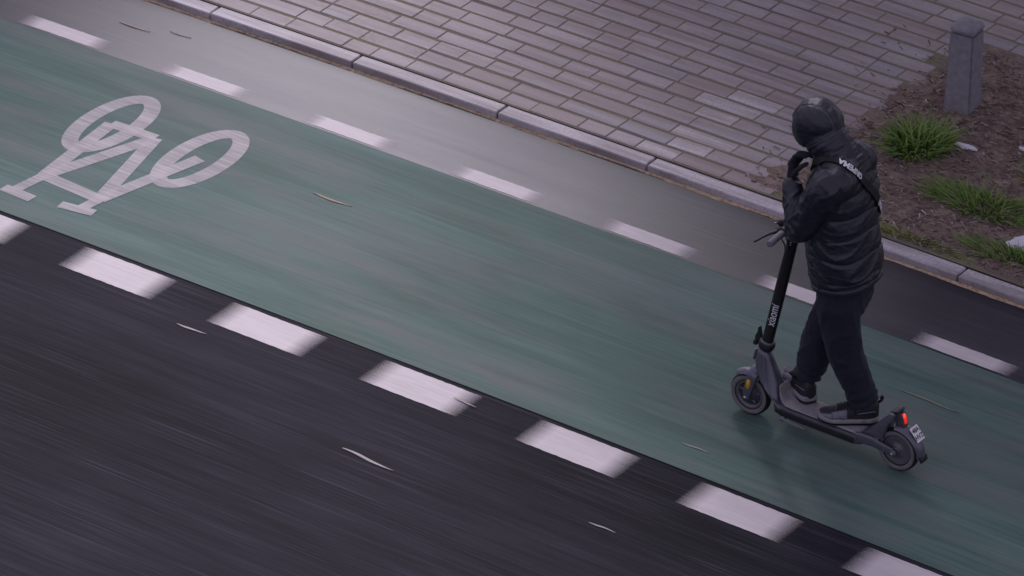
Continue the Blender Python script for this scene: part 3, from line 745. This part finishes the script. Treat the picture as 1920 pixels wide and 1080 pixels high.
# ---------------------------------------------------------------- rider, in the scooter's frame
person = empty('person', SC_LOC, SC_ROT)
tag(person, 'rider in black hooded puffer jacket, dark trousers and gloves, one hand raised', 'person')
def V3(*a): return Vector(a)
def remesh(bm, vox, smooth_it=6, fac=.5):
    me = bpy.data.meshes.new('tmp'); bmesh.ops.recalc_face_normals(bm, faces=bm.faces[:]); bm.to_mesh(me); bm.free()
    o = bpy.data.objects.new('tmp', me); COL.objects.link(o)
    r = o.modifiers.new('r', 'REMESH'); r.mode = 'VOXEL'; r.voxel_size = vox; r.use_smooth_shade = True
    s = o.modifiers.new('s', 'SMOOTH'); s.iterations = smooth_it; s.factor = fac
    dg = bpy.context.evaluated_depsgraph_get(); out = bpy.data.meshes.new_from_object(o.evaluated_get(dg))
    bpy.data.objects.remove(o); bpy.data.meshes.remove(me)
    return out
def blob(bm, secs, n=24, ex=2.2):
    """closed loft of (centre, u, v, ru, rv[, exponent])"""
    rows = []
    for s in secs:
        c, u, v, ru, rv = s[:5]; e = s[5] if len(s) > 5 else ex; c, u, v = Vector(c), Vector(u).normalized(), Vector(v).normalized(); r = []
        for j in range(n):
            a = 2*math.pi*(j+.5)/n; ca, sa = math.cos(a), math.sin(a)
            r.append(bm.verts.new(c+u*ru*math.copysign(abs(ca)**(2/e), ca)+v*rv*math.copysign(abs(sa)**(2/e), sa)))
        rows.append(r)
    for i in range(len(rows)-1):
        for j in range(n): bm.faces.new([rows[i][j], rows[i][(j+1)%n], rows[i+1][(j+1)%n], rows[i+1][j]])
    bm.faces.new(rows[0][::-1]); bm.faces.new(rows[-1])
def limb(bm, pts, rad, n=20):
    """rounded tube: hemispherical ends added"""
    P = [Vector(p) for p in pts]; t0 = (P[1]-P[0]).normalized(); t1 = (P[-1]-P[-2]).normalized()
    r0 = rad[0] if not isinstance(rad[0], tuple) else min(rad[0]); r1 = rad[-1] if not isinstance(rad[-1], tuple) else min(rad[-1])
    def sc(r, k): return (r[0]*k, r[1]*k) if isinstance(r, tuple) else r*k
    PP = [P[0]-t0*r0*.9, P[0]-t0*r0*.6]+P+[P[-1]+t1*r1*.6, P[-1]+t1*r1*.9]
    RR = [sc(rad[0],.4), sc(rad[0],.8)]+list(rad)+[sc(rad[-1],.8), sc(rad[-1],.4)]
    tube(bm, PP, RR, n)
def smoothpath(pts, rad, sub=5):
    """Catmull-Rom through joints so that limbs bend softly"""
    P = [Vector(p) for p in pts]; R = [r if isinstance(r, tuple) else (r, r) for r in rad]; op, orr = [], []
    for i in range(len(P)-1):
        a, b, c, d = P[max(0,i-1)], P[i], P[i+1], P[min(len(P)-1,i+2)]
        for k in range(sub):
            t = k/sub; op.append(.5*((2*b)+(c-a)*t+(2*a-5*b+4*c-d)*t*t+(3*b-a-3*c+d)*t**3))
            orr.append((R[i][0]+(R[i+1][0]-R[i][0])*t, R[i][1]+(R[i+1][1]-R[i][1])*t))
    op.append(P[-1]); orr.append(R[-1]); return op, orr
def segdist(p, a, b):
    ab = b-a; t = max(0, min(1, (p-a).dot(ab)/ab.length_squared)); return (p-(a+ab*t)).length, t
def sstep(a, b, x):
    t = max(0, min(1, (x-a)/(b-a))); return t*t*(3-2*t)

# joints
LS, LE, LW = V3(.385,.185,1.600), V3(.525,.228,1.328), V3(.632,.145,1.520)
RS, RE, RW = V3(.405,-.112,1.622), V3(.500,-.285,1.385), V3(.655,-.215,1.255)
HEAD = V3(.592, -.005, 1.800)

def cloth_mat(name, base, rough, sheen, wr_scale, wr_str, spec=.5):
    m = NT(name); o = m.obj()
    n = m.noise(m.mapping(o, (1,1,1.6)), wr_scale, 5, .6); f = m.noise(o, 260, 2, .6)
    m.color(m.ramp(n, [(.3, tuple(c*.75 for c in base)), (.7, tuple(c*1.3 for c in base))])); m.rough(m.rampv(n, [(.3, rough-.06), (.7, rough+.08)]))
    m.set(Specular_IOR_Level=spec, Sheen_Weight=sheen, Sheen_Roughness=.4)
    h = m.math('ADD', m.math('MULTIPLY', n, 1.0), m.math('MULTIPLY', f, .12)); m.bump(h, wr_str, .011)
    return m.m
M_jacket = cloth_mat('black_nylon', (.0092,.0098,.0190), .40, 0, 24, .5, .6)
M_trous = cloth_mat('navy_jersey', (.0075,.0092,.0200), .85, .03, 13, .5)
M_glove = cloth_mat('black_knit', (.009,.010,.0155), .85, .05, 60, .3)
M_strap = simple('strap_webbing', (.006,.006,.008), .7, var=.2, scale=90)
M_upper = cloth_mat('black_shoe_upper', (.011,.011,.015), .55, .05, 40, .3)
M_overlay = simple('grey_shoe_leather', (.15,.145,.17), .5, var=.3, scale=25)
M_sole = simple('dusty_grey_sole', (.23,.215,.23), .8, var=.3, scale=30, bump=.3)
M_lace = simple('black_lace', (.008,.008,.010), .8)
M_skin = simple('skin', (.42,.26,.20), .5, var=.08, scale=40)

# jacket: torso, sleeves, collar and hood in one continuous surface
def jacket():
    bm = bmesh.new(); A = V3(.362,0,.985); B = V3(.462,0,1.64); ax = (B-A).normalized(); fx = V3(ax.z,0,-ax.x)
    Y = V3(0,1,0)
    def sec(t, off, ru, rv, e=2.3): return (A+ax*t+fx*off, Y, fx, ru, rv, e)
    blob(bm, [sec(.0,.0,.150,.120), sec(.012,0,.196,.156), sec(.05,0,.206,.165), sec(.13,.002,.212,.168), sec(.23,.004,.210,.166), sec(.33,.002,.208,.163), sec(.43,-.004,.212,.163), sec(.51,-.012,.218,.158), sec(.575,-.018,.212,.146), sec(.63,-.018,.190,.124), sec(.665,-.012,.140,.104), sec(.70,.004,.100,.092), sec(.73,.014,.07,.07)], 32)
    # sleeves
    for (S, E, W), rr in (((LS,LE,LW),1.0), ((RS,RE,RW),.92)):
        mid1 = S.lerp(E,.5); mid2 = E.lerp(W,.5)
        inn = S+V3(-.01,-.06 if S.y > 0 else .06,.0)
        pts, rad = smoothpath([inn, S, mid1, E.lerp(S,.12), E, E.lerp(W,.18), mid2, W.lerp(E,.12), W], [.100,.102,.090,.080,.073,.068,.062,.054,.043], 5)
        limb(bm, pts, [(a*rr,b*rr) for a,b in rad])
        # cuff
        d = (W-E).normalized(); limb(bm, [W-d*.035, W-d*.005], [.0475,.0465])
    for S in (LS, RS):
        pts, rad = smoothpath([V3(.425,0,1.64), S.lerp(V3(.425,0,1.66),.5)+V3(-.01,0,.012), S+V3(-.012,0,.004)], [.098,.090,.090], 5); limb(bm, pts, rad)
    # collar and hood
    N0 = V3(.452,0,1.655)
    pts, rad = smoothpath([V3(.428,0,1.62), V3(.462,0,1.675), V3(.505,-.002,1.725), HEAD+V3(-.045,0,-.045)], [.118,.113,.112,.118], 5)
    limb(bm, pts, [(a, b) for a, b in rad], 28)
    # head: egg-shaped hood tipped forward
    hd = (V3(.36,0,-.93)).normalized(); hf = V3(.93,0,.36)
    prof = [(-.140,.045),(-.133,.068),(-.115,.098),(-.085,.121),(-.045,.134),(.0,.137),(.045,.131),(.085,.115),(.115,.09),(.135,.055)]
    blob(bm, [(HEAD+hd*t*.97, Y, hf, r*.88, r*.97) for t, r in prof], 28, 2.0)
    me = remesh(bm, .0058, 9, .5)
    me.update()
    arms = [(LS,LE),(LE,LW),(RS,RE),(RE,RW)]
    seams = [.075,.195,.315,.435,.555]
    new = []
    for v in me.vertices:
        p = v.co.copy(); n = v.normal; q = p-A; t = q.dot(ax); f = q.dot(fx); y = p.y
        da = min(segdist(p,a,b)[0]-r for (a,b),r in zip(arms,(.088,.066,.088,.066)))
        dh = (p-HEAD).length; dneck = segdist(p, V3(.45,0,1.69), HEAD)[0]
        wt = sstep(.0,.035,da)*sstep(.70,.62,t); wa = sstep(.03,.0,da); wh = sstep(.60,.72,t)*(1-wa)*sstep(.165,.135,dneck)
        # quilting: horizontal channels that sag towards the side seam; the front panel is quilted twice as tightly
        side = y/ .21; front = sstep(.045,.07,f)
        tt = t - .035*f/.16 - .030*(1-abs(side))*(1-front) + .012*noise.noise(p*6)
        dsp = 0
        ds = min(abs(tt-s) for s in seams); sp = .12
        if front > .5:
            ds = min(min(abs(tt-s-.0) for s in seams), min(abs(tt-s-.06) for s in seams)); sp = .06
        dsp -= wt*.0052*math.exp(-(ds/.0075)**2)
        dsp += wt*.0030*sstep(.0,.045,ds)
        dv = abs(f-.055+.03*(t-.3)); dsp -= wt*.007*math.exp(-(dv/.010)**2)          # side seam
        dhem = abs(t-.032); dsp -= wt*.006*math.exp(-(dhem/.007)**2)
        # pulled diagonal folds
        dg = p.z*1.0+y*.45-p.x*.55
        w1 = noise.noise(V3(dg*30, (p.x+y)*5, t*4)); w2 = noise.noise(V3(p.x*17, y*17, p.z*40))
        r1 = 1-abs(noise.noise(V3(dg*17, (p.x+y)*3.5+4, t*3))); dsp += wt*(.0026*w1+.0016*w2+.0100*(r1**4-.45))
        # sleeve folds: rings of creases crowding at the elbow and wrist
        if wa > 0:
            for (a,b),k in zip(arms,(0,1,2,3)):
                d_, tl = segdist(p,a,b)
                if d_ < .13:
                    L = (b-a).length; u = tl*L; crowd = (sstep(.45,1,tl) if k in (0,2) else .55+.45*abs(2*tl-1))
                    ph = u*62+4.5*noise.noise(p*13)+k
                    dsp += wa*.0052*crowd*math.sin(ph)*noise.noise(p*9+V3(3,1,k))*1.6*sstep(.12,.3,tl if k in (0,2) else 1)
            r2 = 1-abs(noise.noise(V3(p.x*15+3,y*15,p.z*9+p.x*8))); dsp += wa*.0022*noise.noise(p*16)+wa*.0095*(r2**5-.4)
        # armhole seam
        for S in (LS, RS):
            c = S+V3(-.005,-.035 if S.y > 0 else .035,-.01); dd = abs((p-c).dot(V3(0,1 if S.y > 0 else -1,.25).normalized()))
            if (p-S).length < .16: dsp -= .0035*math.exp(-(dd/.007)**2)
        # hood: crown seam from front to back, band seam at the neck, soft gathers
        if wh > 0:
            r = p-HEAD; s1 = abs(r.y-.050-.02*r.x/.13)
            dsp -= wh*.0026*math.exp(-(s1/.006)**2)*sstep(-.08,.0,r.z)*(1+.5*math.sin(r.x*160))
            band = r.dot(V3(.62,0,.78))+.075
            dsp -= wh*.0055*math.exp(-(band/.006)**2)
            g = .004*noise.noise(V3(band*60, r.y*10, r.x*10))*sstep(.05,-.02,band)+.0035*noise.noise(V3(r.x*13,r.y*26,r.z*13))
            lowf = sstep(.02,-.1,r.z)
            dsp += wh*g*(1+lowf)+wh*.003*noise.noise(r*14)
            face = sstep(.07,.12,r.dot(V3(.80,0,-.6)))*sstep(.085,.04,abs(r.y))
            dsp -= wh*.045*face                                                       # opening of the hood
        new.append(p+n*dsp)
    for v, c in zip(me.vertices, new): v.co = c
    me.name = 'jacket'; me.update()
    return link('jacket', me, M_jacket, person), A, ax, fx
JK, JA, JAX, JFX = jacket()
sv = JK.modifiers.new('soft', 'SMOOTH'); sv.iterations = 1; sv.factor = .35
# hem band and cuffs as stitched tubes
def hem():
    bm = bmesh.new(); n = 96; pts = []
    for k in range(n):
        a = 2*math.pi*k/n; ca, sa = math.cos(a), math.sin(a); e = 2.3
        x = .150*math.copysign(abs(sa)**(2/e), sa); y = .191*math.copysign(abs(ca)**(2/e), ca)
        pts.append(JA+JAX*(.014+.004*noise.noise(V3(x*9,y*9,0)))+JFX*x*1.02+V3(0,y*1.02,0))
    rows = []
    for k in range(n):
        c = pts[k]; t = (pts[(k+1)%n]-pts[k-1]).normalized(); u = JAX; v = t.cross(u).normalized(); r = []
        for j in range(10):
            b = 2*math.pi*j/10; r.append(bm.verts.new(c+u*.015*math.cos(b)+v*.009*math.sin(b)+v*.002*noise.noise(V3(k*.9,j,0))))
        rows.append(r)
    for k in range(n):
        for j in range(10): bm.faces.new([rows[k][j], rows[k][(j+1)%10], rows[(k+1)%n][(j+1)%10], rows[(k+1)%n][j]])
    from_bm('hem_band', bm, M_jacket, JK)
hem()
# stitched seams of the hood: a slanting band above the collar and two crown seams
def seam(c0, ea, eb, a0, a1, r=.0024):
    bv = BVHTree.FromPolygons([v.co.copy() for v in JK.data.vertices], [tuple(p.vertices) for p in JK.data.polygons]); pts = []
    for k in range(41):
        a = math.radians(a0+(a1-a0)*k/40); d = ea*math.cos(a)+eb*math.sin(a); h = bv.ray_cast(c0, d, .3)
        if h[0] is not None: pts.append(h[0]+d*.0004)
    if len(pts) > 4: tubeo('seam', pts, [r]*len(pts), M_seam, JK, 6)
M_seam = simple('seam_thread', (.10,.10,.125), .5, var=.2, scale=200)
bn = V3(.62,0,.78); seam(HEAD-bn*.072, V3(.78,0,-.62), V3(0,1,0), 20, 190, .0026)
for s in (1,-1): seam(HEAD+V3(0,s*.048,0), V3(1,0,0), V3(0,0,1), 10, 175, .0020)
# face inside the hood
def face():
    fd = V3(.80,0,-.60); fu = V3(.60,0,.80); c = HEAD+fd*.045+fu*.0; bm = bmesh.new()
    blob(bm, [(c+fu*t, V3(0,1,0), fd, r*.74, r*.92) for t, r in ((-.105,.03),(-.095,.045),(-.07,.062),(-.03,.078),(.02,.083),(.06,.08),(.085,.06),(.098,.03))], 24, 2.1)
    limb(bm, [c+fd*.072+fu*.02, c+fd*.084-fu*.012, c+fd*.088-fu*.022], [.007,.011,.012], 10)
    for s in (1,-1): limb(bm, [c+fd*.066+fu*.028+V3(0,s*.018,0), c+fd*.064+fu*.030+V3(0,s*.04,0)], [.009,.008], 8)
    limb(bm, [c+fd*.070-fu*.050+V3(0,-.018,0), c+fd*.073-fu*.050, c+fd*.070-fu*.050+V3(0,.018,0)], [.006,.008,.006], 8)
    me = remesh(bm, .005, 3, .5); me.name = 'head'; h = link('head', me, M_skin, person)
    for s in (1,-1):
        bm = bmesh.new(); bmesh.ops.create_uvsphere(bm, u_segments=10, v_segments=8, radius=.009)
        for v in bm.verts: v.co += c+fd*.071+fu*.015+V3(0,s*.03,0)
        from_bm('eye', bm, M_blackp, h)
face()
# pocket zip on the left front
tubeo('pocket_zip', [V3(.512,.158,1.215), V3(.500,.166,1.185), V3(.486,.171,1.150)], [.004,.005,.003], M_steel, JK, 8)

# trousers
def trousers():
    bm = bmesh.new(); Y = V3(0,1,0); X = V3(1,0,0)
    blob(bm, [(V3(.375,0,1.06),Y,X,.160,.115), (V3(.375,0,.98),Y,X,.172,.128), (V3(.375,0,.90),Y,X,.170,.126), (V3(.375,0,.83),Y,X,.150,.115), (V3(.37,0,.79),Y,X,.08,.09)], 28)
    LHp, LK, LA = V3(.362,.080,.90), V3(.338,.030,.600), V3(.250,-.048,.292)
    RHp, RK, RA = V3(.425,-.080,.90), V3(.532,-.088,.610), V3(.604,-.060,.300)
    legs = ((LHp,LK,LA),(RHp,RK,RA))
    for H_, K_, A_ in legs:
        pts, rad = smoothpath([H_, H_.lerp(K_,.45), K_, K_.lerp(A_,.35), K_.lerp(A_,.75), A_.lerp(K_,.06), A_], [(.118,.112),(.110,.106),(.099,.095),(.094,.090),(.083,.080),(.072,.069),(.060,.057)], 6)
        limb(bm, pts, rad, 24)
    me = remesh(bm, .0075, 6, .5); me.update(); new = []
    for v in me.vertices:
        p = v.co.copy(); n = v.normal; dsp = 0
        for H_, K_, A_ in legs:
            d1, t1 = segdist(p, K_, A_); d0, t0 = segdist(p, H_, K_)
            if d1 < .12:
                low = sstep(.62,.95,t1); u = t1*(A_-K_).length
                dsp += .0105*low*math.sin(u*105+3.2*noise.noise(p*11)+(1 if A_.x > .4 else 0))
                knee = sstep(.3,0,t1); dsp += .004*knee*noise.noise(V3(p.x*12,p.y*12,p.z*30))
        r1 = 1-abs(noise.noise(V3(p.x*9+p.z*3,p.y*9-p.z*2,p.z*6.5))); r2 = 1-abs(noise.noise(V3(p.x*14,p.y*14+5,p.z*20))); dsp += .0035*noise.noise(V3(p.x*8,p.y*8,p.z*4.5))+.0085*(r1**4-.4)+.004*(r2**5-.4)
        new.append(p+n*dsp)
    for v, c in zip(me.vertices, new): v.co = c
    me.name = 'trousers'; link('trousers', me, M_trous, person)
    return LA, RA
LA, RA = trousers()

# shoes
def shoe(heel, toe, z, roll=0):
    heel, toe = Vector((*heel, z)), Vector((*toe, z)); L = (toe-heel).length; t = (toe-heel).normalized(); w = V3(-t.y, t.x, 0); up = V3(0,0,1)
    root = empty('shoe'); root.parent = person
    def P(u, y, h): return heel+t*L*u+w*y+up*h
    W = [(0,.026),(.04,.038),(.12,.045),(.3,.046),(.45,.048),(.6,.053),(.75,.056),(.86,.051),(.94,.039),(.985,.022),(1.0,.006)]
    spring = lambda u: .016*max(0,(u-.72)/.28)**2+.005*max(0,(.12-u)/.12)
    # sole: two layers, tread below midsole
    for nm, z0, z1, k, mt in (('outsole',0,.009,1.0,M_blackp),('midsole',.0085,.040,1.06,M_sole)):
        bm = bmesh.new(); rows = []
        for u, hw in W:
            sp = spring(u); tw = hw*k+.002
            zt = z1+(.010*max(0,(u-.82)/.18) if nm == 'midsole' else 0)+(.008*max(0,(.2-u)/.2) if nm == 'midsole' else 0)
            q = [(-tw*.96,z0),(-tw*1.03,(z0+zt)/2),(-tw,zt),(-tw*.5,zt),(tw*.5,zt),(tw,zt),(tw*1.03,(z0+zt)/2),(tw*.96,z0)]
            rows.append([bm.verts.new(P(u,y,h+sp)) for y, h in q])
        for i in range(len(rows)-1):
            for j in range(8): bm.faces.new([rows[i][j], rows[i][(j+1)%8], rows[i+1][(j+1)%8], rows[i+1][j]])
        bm.faces.new(rows[0][::-1]); bm.faces.new(rows[-1])
        o = from_bm(nm, bm, mt, root); o.modifiers.new('sub','SUBSURF').levels = 1; o.modifiers['sub'].render_levels = 2
    # upper
    HT = [(.0,.108,.020),(.03,.124,.034),(.10,.136,.041),(.22,.142,.043),(.32,.138,.043),(.42,.124,.044),(.52,.106,.046),(.62,.091,.049),(.74,.080,.052),(.85,.070,.047),(.93,.060,.036),(.98,.048,.018)]
    bm = bmesh.new(); rows = []
    for u, h, hw in HT:
        r = []
        for j in range(17):
            a = math.pi*j/16; ca, sa = math.cos(a), math.sin(a)
            hh = .032+spring(u)+(h-.032)*abs(sa)**.62; yy = hw*math.copysign(abs(ca)**.72, ca)*(1-.12*sa)
            c = P(u, yy, hh); r.append(bm.verts.new(c+up*.0015*noise.noise(c*45)))
        rows.append(r)
    for i in range(len(rows)-1):
        for j in range(16): bm.faces.new([rows[i][j], rows[i][j+1], rows[i+1][j+1], rows[i+1][j]])
    bm.faces.new(rows[0][::-1]); bm.faces.new(rows[-1])
    up_o = from_bm('upper', bm, M_upper, root); up_o.modifiers.new('sub','SUBSURF').levels = 1; up_o.modifiers['sub'].render_levels = 2
    bv = BVHTree.FromPolygons([v.co.copy() for v in up_o.data.vertices], [tuple(p.vertices) for p in up_o.data.polygons])
    def proj(u, ang, off=.003):
        hw = .045; a = math.radians(ang); o_ = P(u, .2*math.cos(a), .045+.2*math.sin(a)); d_ = (P(u,0,.045)-o_).normalized(); h = bv.ray_cast(o_, d_)
        return (h[0]-d_*off) if h[0] is not None else P(u, hw*math.cos(a), .06+.03*math.sin(a))
    # grey overlays: toe cap, heel counter, side panels
    def patch(nm, us, angs, mt, off):
        bm = bmesh.new(); g = [[bm.verts.new(proj(u, a, off)) for a in angs(u)] for u in us]
        for i in range(len(g)-1):
            for j in range(len(g[0])-1): bm.faces.new([g[i][j], g[i+1][j], g[i+1][j+1], g[i][j+1]])
        bmesh.ops.recalc_face_normals(bm, faces=bm.faces[:]); bmesh.ops.solidify(bm, geom=bm.faces[:], thickness=.002)
        return from_bm(nm, bm, mt, root)
    lin_ = lambda a, b, n: [a+(b-a)*k/n for k in range(n+1)]
    for s in (0, 1):
        f = (lambda a: a) if s == 0 else (lambda a: 180-a)
        patch('side_panel', lin_(.52,.78,6), lambda u, f=f: [f(x) for x in lin_(-4,36+22*(1-(u-.52)/.26),5)], M_overlay, .0025)
        patch('toe_guard', lin_(.76,.95,5), lambda u, f=f: [f(x) for x in lin_(-6,26,4)], M_overlay, .003)
        patch('heel_stripe', lin_(.06,.36,6), lambda u, f=f: [f(x) for x in lin_(44-55*(u-.06),49-55*(u-.06),2)], M_overlay, .0025)
    # laces zig-zag over the tongue, with a bow and hanging ends
    bm = bmesh.new()
    for k in range(6):
        u = .68-.052*k; a = [proj(u, x, .006) for x in (48,65,80,95,110,126)]; tube(bm, a, [.0032]*6, 6)
        b = [proj(u-.02, 126, .006), proj(u-.03, 90, .009), proj(u-.045, 50, .006)]; tube(bm, b, [.003]*3, 6)
    c = proj(.40, 90, .012)
    for s in (1,-1):
        tube(bm, [c, c+w*s*.03+up*.012, c+w*s*.055-up*.004, c+w*s*.04-up*.02, c+up*-.002], [.003]*5, 6)
        tube(bm, [c, c+w*s*.035+up*.004, c+w*s*.055-up*.03, c+w*s*.058-up*.062], [.0028]*4, 6)
    from_bm('laces', bm, M_lace, root)
    # padded collar and pull tab
    bm = bmesh.new(); n = 24; rows = []
    for k in range(n):
        a = 2*math.pi*k/n; c = P(.20+.165*math.cos(a)*.95, .042*math.sin(a), .138-.012*math.cos(a)); r = []
        rad = V3(0,0,0)+t*math.cos(a)+w*math.sin(a)
        for j in range(8):
            b = 2*math.pi*j/8; r.append(bm.verts.new(c+rad*.008*math.cos(b)+up*.012*math.sin(b)))
        rows.append(r)
    for k in range(n):
        for j in range(8): bm.faces.new([rows[k][j], rows[k][(j+1)%8], rows[(k+1)%n][(j+1)%8], rows[(k+1)%n][j]])
    from_bm('collar', bm, M_upper, root)
    tubeo('pull_tab', [P(.03,0,.118), P(-.03,0,.130), P(-.055,0,.152), P(-.045,0,.158), P(-.015,0,.138)], [(.003,.008)]*5, M_lace, root, 8)
shoe((.182,-.090), (.442,.086), .165)
shoe((.548,-.022), (.800,-.178), .165)

# gloves: palm and five separate, bent fingers
def glove(wrist, pts_fn, name='glove'):
    bm = bmesh.new()
    for pts, rad in pts_fn: 
        p, r = smoothpath(pts, rad, 4); limb(bm, p, r, 14)
    me = remesh(bm, .0042, 3, .5); me.name = name; return link(name, me, M_glove, person)
# left hand, raised before the chin, fingers curled back towards the face
W0 = LW; F1 = V3(.645,.118,1.545); KN = V3(.652,.098,1.605)
def fing(base, mid, tip, r=.0115): return ([base, base.lerp(mid,.6)+(base-tip).normalized()*.004, mid, tip], [r*1.12, r*1.05, r, r*.85])
HU = V3(-.004,.004,.018)
left = [([W0-V3(.01,-.01,.03), W0, F1, V3(.650,.105,1.585)], [(.034,.030),(.033,.027),(.040,.024),(.042,.021)]),
        fing(V3(.658,.130,1.598), V3(.635,.112,1.645), V3(.588,.092,1.645)), fing(V3(.655,.108,1.606), V3(.628,.090,1.654), V3(.578,.072,1.650)),
        fing(V3(.648,.088,1.603), V3(.622,.068,1.648), V3(.576,.052,1.640), .0108), fing(V3(.640,.072,1.592), V3(.616,.050,1.628), V3(.580,.036,1.620), .0095),
        ([V3(.632,.140,1.548), V3(.604,.150,1.585), V3(.583,.130,1.612), V3(.568,.112,1.622)], [.016,.0135,.0125,.0105])]
left = [([q+(HU if (q-LW).length > .035 else V3(0,0,0)) for q in p_], r_) for p_, r_ in left]
glove(LW, left)
# right hand closed round the far grip
G0 = HB+V3(-.008,-.185,0)
right = [([RW-V3(-.0,0,-.0)+(RE-RW).normalized()*.03, RW, G0+V3(-.022,-.005,.034)], [(.034,.030),(.033,.027),(.038,.024)])]
for k, dy in enumerate((.034,.012,-.010,-.031)):
    b = G0+V3(.0,dy,.034); right.append(([b+V3(-.012,0,.0), b+V3(.022,0,-.008), b+V3(.032,0,-.036), b+V3(.010,0,-.062)], [.012,.0115,.011,.0095]))
right.append(([G0+V3(-.028,.030,.022), G0+V3(-.034,.045,.002), G0+V3(-.020,.055,-.024), G0+V3(.004,.055,-.032)], [.015,.013,.012,.010]))
glove(RW, right)

# ---------------------------------------------------------------- cross-body bag worn by the rider
bag = empty('crossbody_bag', SC_LOC, SC_ROT)
tag(bag, "black crossbody bag with white lettered strap slung across the rider's jacket", 'bag')
def wear():
    bv = BVHTree.FromPolygons([v.co.copy() for v in JK.data.vertices], [tuple(p.vertices) for p in JK.data.polygons])
    # the strap lies in a slanting plane: over the left shoulder, across the back, under the right arm
    Pa, Pb, Pc = V3(.395,.115,1.70), V3(.270,-.03,1.52), V3(.400,-.215,1.25)
    nrm = (Pb-Pa).cross(Pc-Pa).normalized(); c = V3(.415,-.03,1.47); c -= nrm*(c-Pa).dot(nrm)
    e1 = (Pa-c).normalized(); e2 = nrm.cross(e1).normalized(); path = []; n = 120
    for k in range(n):
        a = 2*math.pi*k/n; d = e1*math.cos(a)+e2*math.sin(a); hit = None; o = c+d*.42
        # nearest torso surface seen from inside, so that sleeves do not catch the strap
        h = bv.ray_cast(c, d, .5)
        path.append(h[0] if h[0] is not None else c+d*.2)
    for _ in range(5):
        rad = [(p-c).length for p in path]; m2 = [max(rad[k], .5*(rad[k-1]+rad[(k+1)%n])) for k in range(n)]
        path = [c+(p-c).normalized()*r for p, r in zip(path, m2)]
    for _ in range(4): path = [(path[k-1]+path[k]*2+path[(k+1)%n])/4 for k in range(n)]
    frames = []
    for k in range(n):
        t = (path[(k+1)%n]-path[k-1]).normalized(); loc, nn, _, _ = bv.find_nearest(path[k]); out = (path[k]-c).normalized()
        nn = (nn*.6+out*.4); nn = (nn-t*nn.dot(t)).normalized()
        if nn.dot(out) < 0: nn = -nn
        frames.append([path[k]+nn*.008, t, nn, t.cross(nn).normalized()])
    for _ in range(4):
        ns = [(frames[k-1][2]+frames[k][2]*2+frames[(k+1)%n][2]).normalized() for k in range(n)]
        for k in range(n):
            f = frames[k]; f[2] = (ns[k]-f[1]*ns[k].dot(f[1])).normalized(); f[3] = f[1].cross(f[2]).normalized()
    bm = bmesh.new(); rows = []; hw, th = .0185, .0035
    for p, t, nn, w in frames: rows.append([bm.verts.new(p+w*a*hw+nn*b*th) for a, b in ((-1,-1),(1,-1),(1,1),(-1,1))])
    for k in range(n):
        for j in range(4): bm.faces.new([rows[k][j], rows[k][(j+1)%4], rows[(k+1)%n][(j+1)%4], rows[(k+1)%n][j]])
    strap = sharp(from_bm('strap', bm, M_strap, bag), 40)
    S = [0]
    for k in range(n): S.append(S[-1]+(path[(k+1)%n]-path[k]).length)
    def at(s):
        s %= S[-1]; k = max(i for i in range(n) if S[i] <= s); f = (s-S[k])/max(1e-6, S[k+1]-S[k]); A_, B_ = frames[k], frames[(k+1)%n]
        return [A_[i].lerp(B_[i], f) for i in range(4)]
    def put(center, flip):
        me = letters('GRIPEMA', .043, .0018)
        def fn(x, y):
            p, t, nn, w = at(center+flip*x*.92); return p-w*(y*flip)+nn*(th+.0012)
        return map_letters('strap_lettering', me, fn, M_white_t, strap)
    # find where the strap crosses the two lettered places
    def near(P): return min(range(n), key=lambda k: (path[k]-P).length)
    k1, k2 = near(V3(.325,.085,1.672)), near(V3(.285,-.135,1.385))
    sgn = 1 if e2.x*0+1 else 1
    dirn = -1 if (path[(k1+3)%n]-path[k1]).z < 0 else 1
    put(S[k1], dirn); put(S[k2], dirn)
    # pouch on the chest
    i = near(V3(.50,-.20,1.26)); p, t, nn, w = frames[i]
    bm = bmesh.new(); bmesh.ops.create_cube(bm, size=1)
    for v in bm.verts: v.co = p+t*v.co.x*.22+w*v.co.y*.14+nn*(v.co.z*.05+.03)
    bmesh.ops.bevel(bm, geom=bm.edges[:], offset=.015, segments=3, affect='EDGES'); from_bm('pouch', bm, M_strap, bag)
wear()
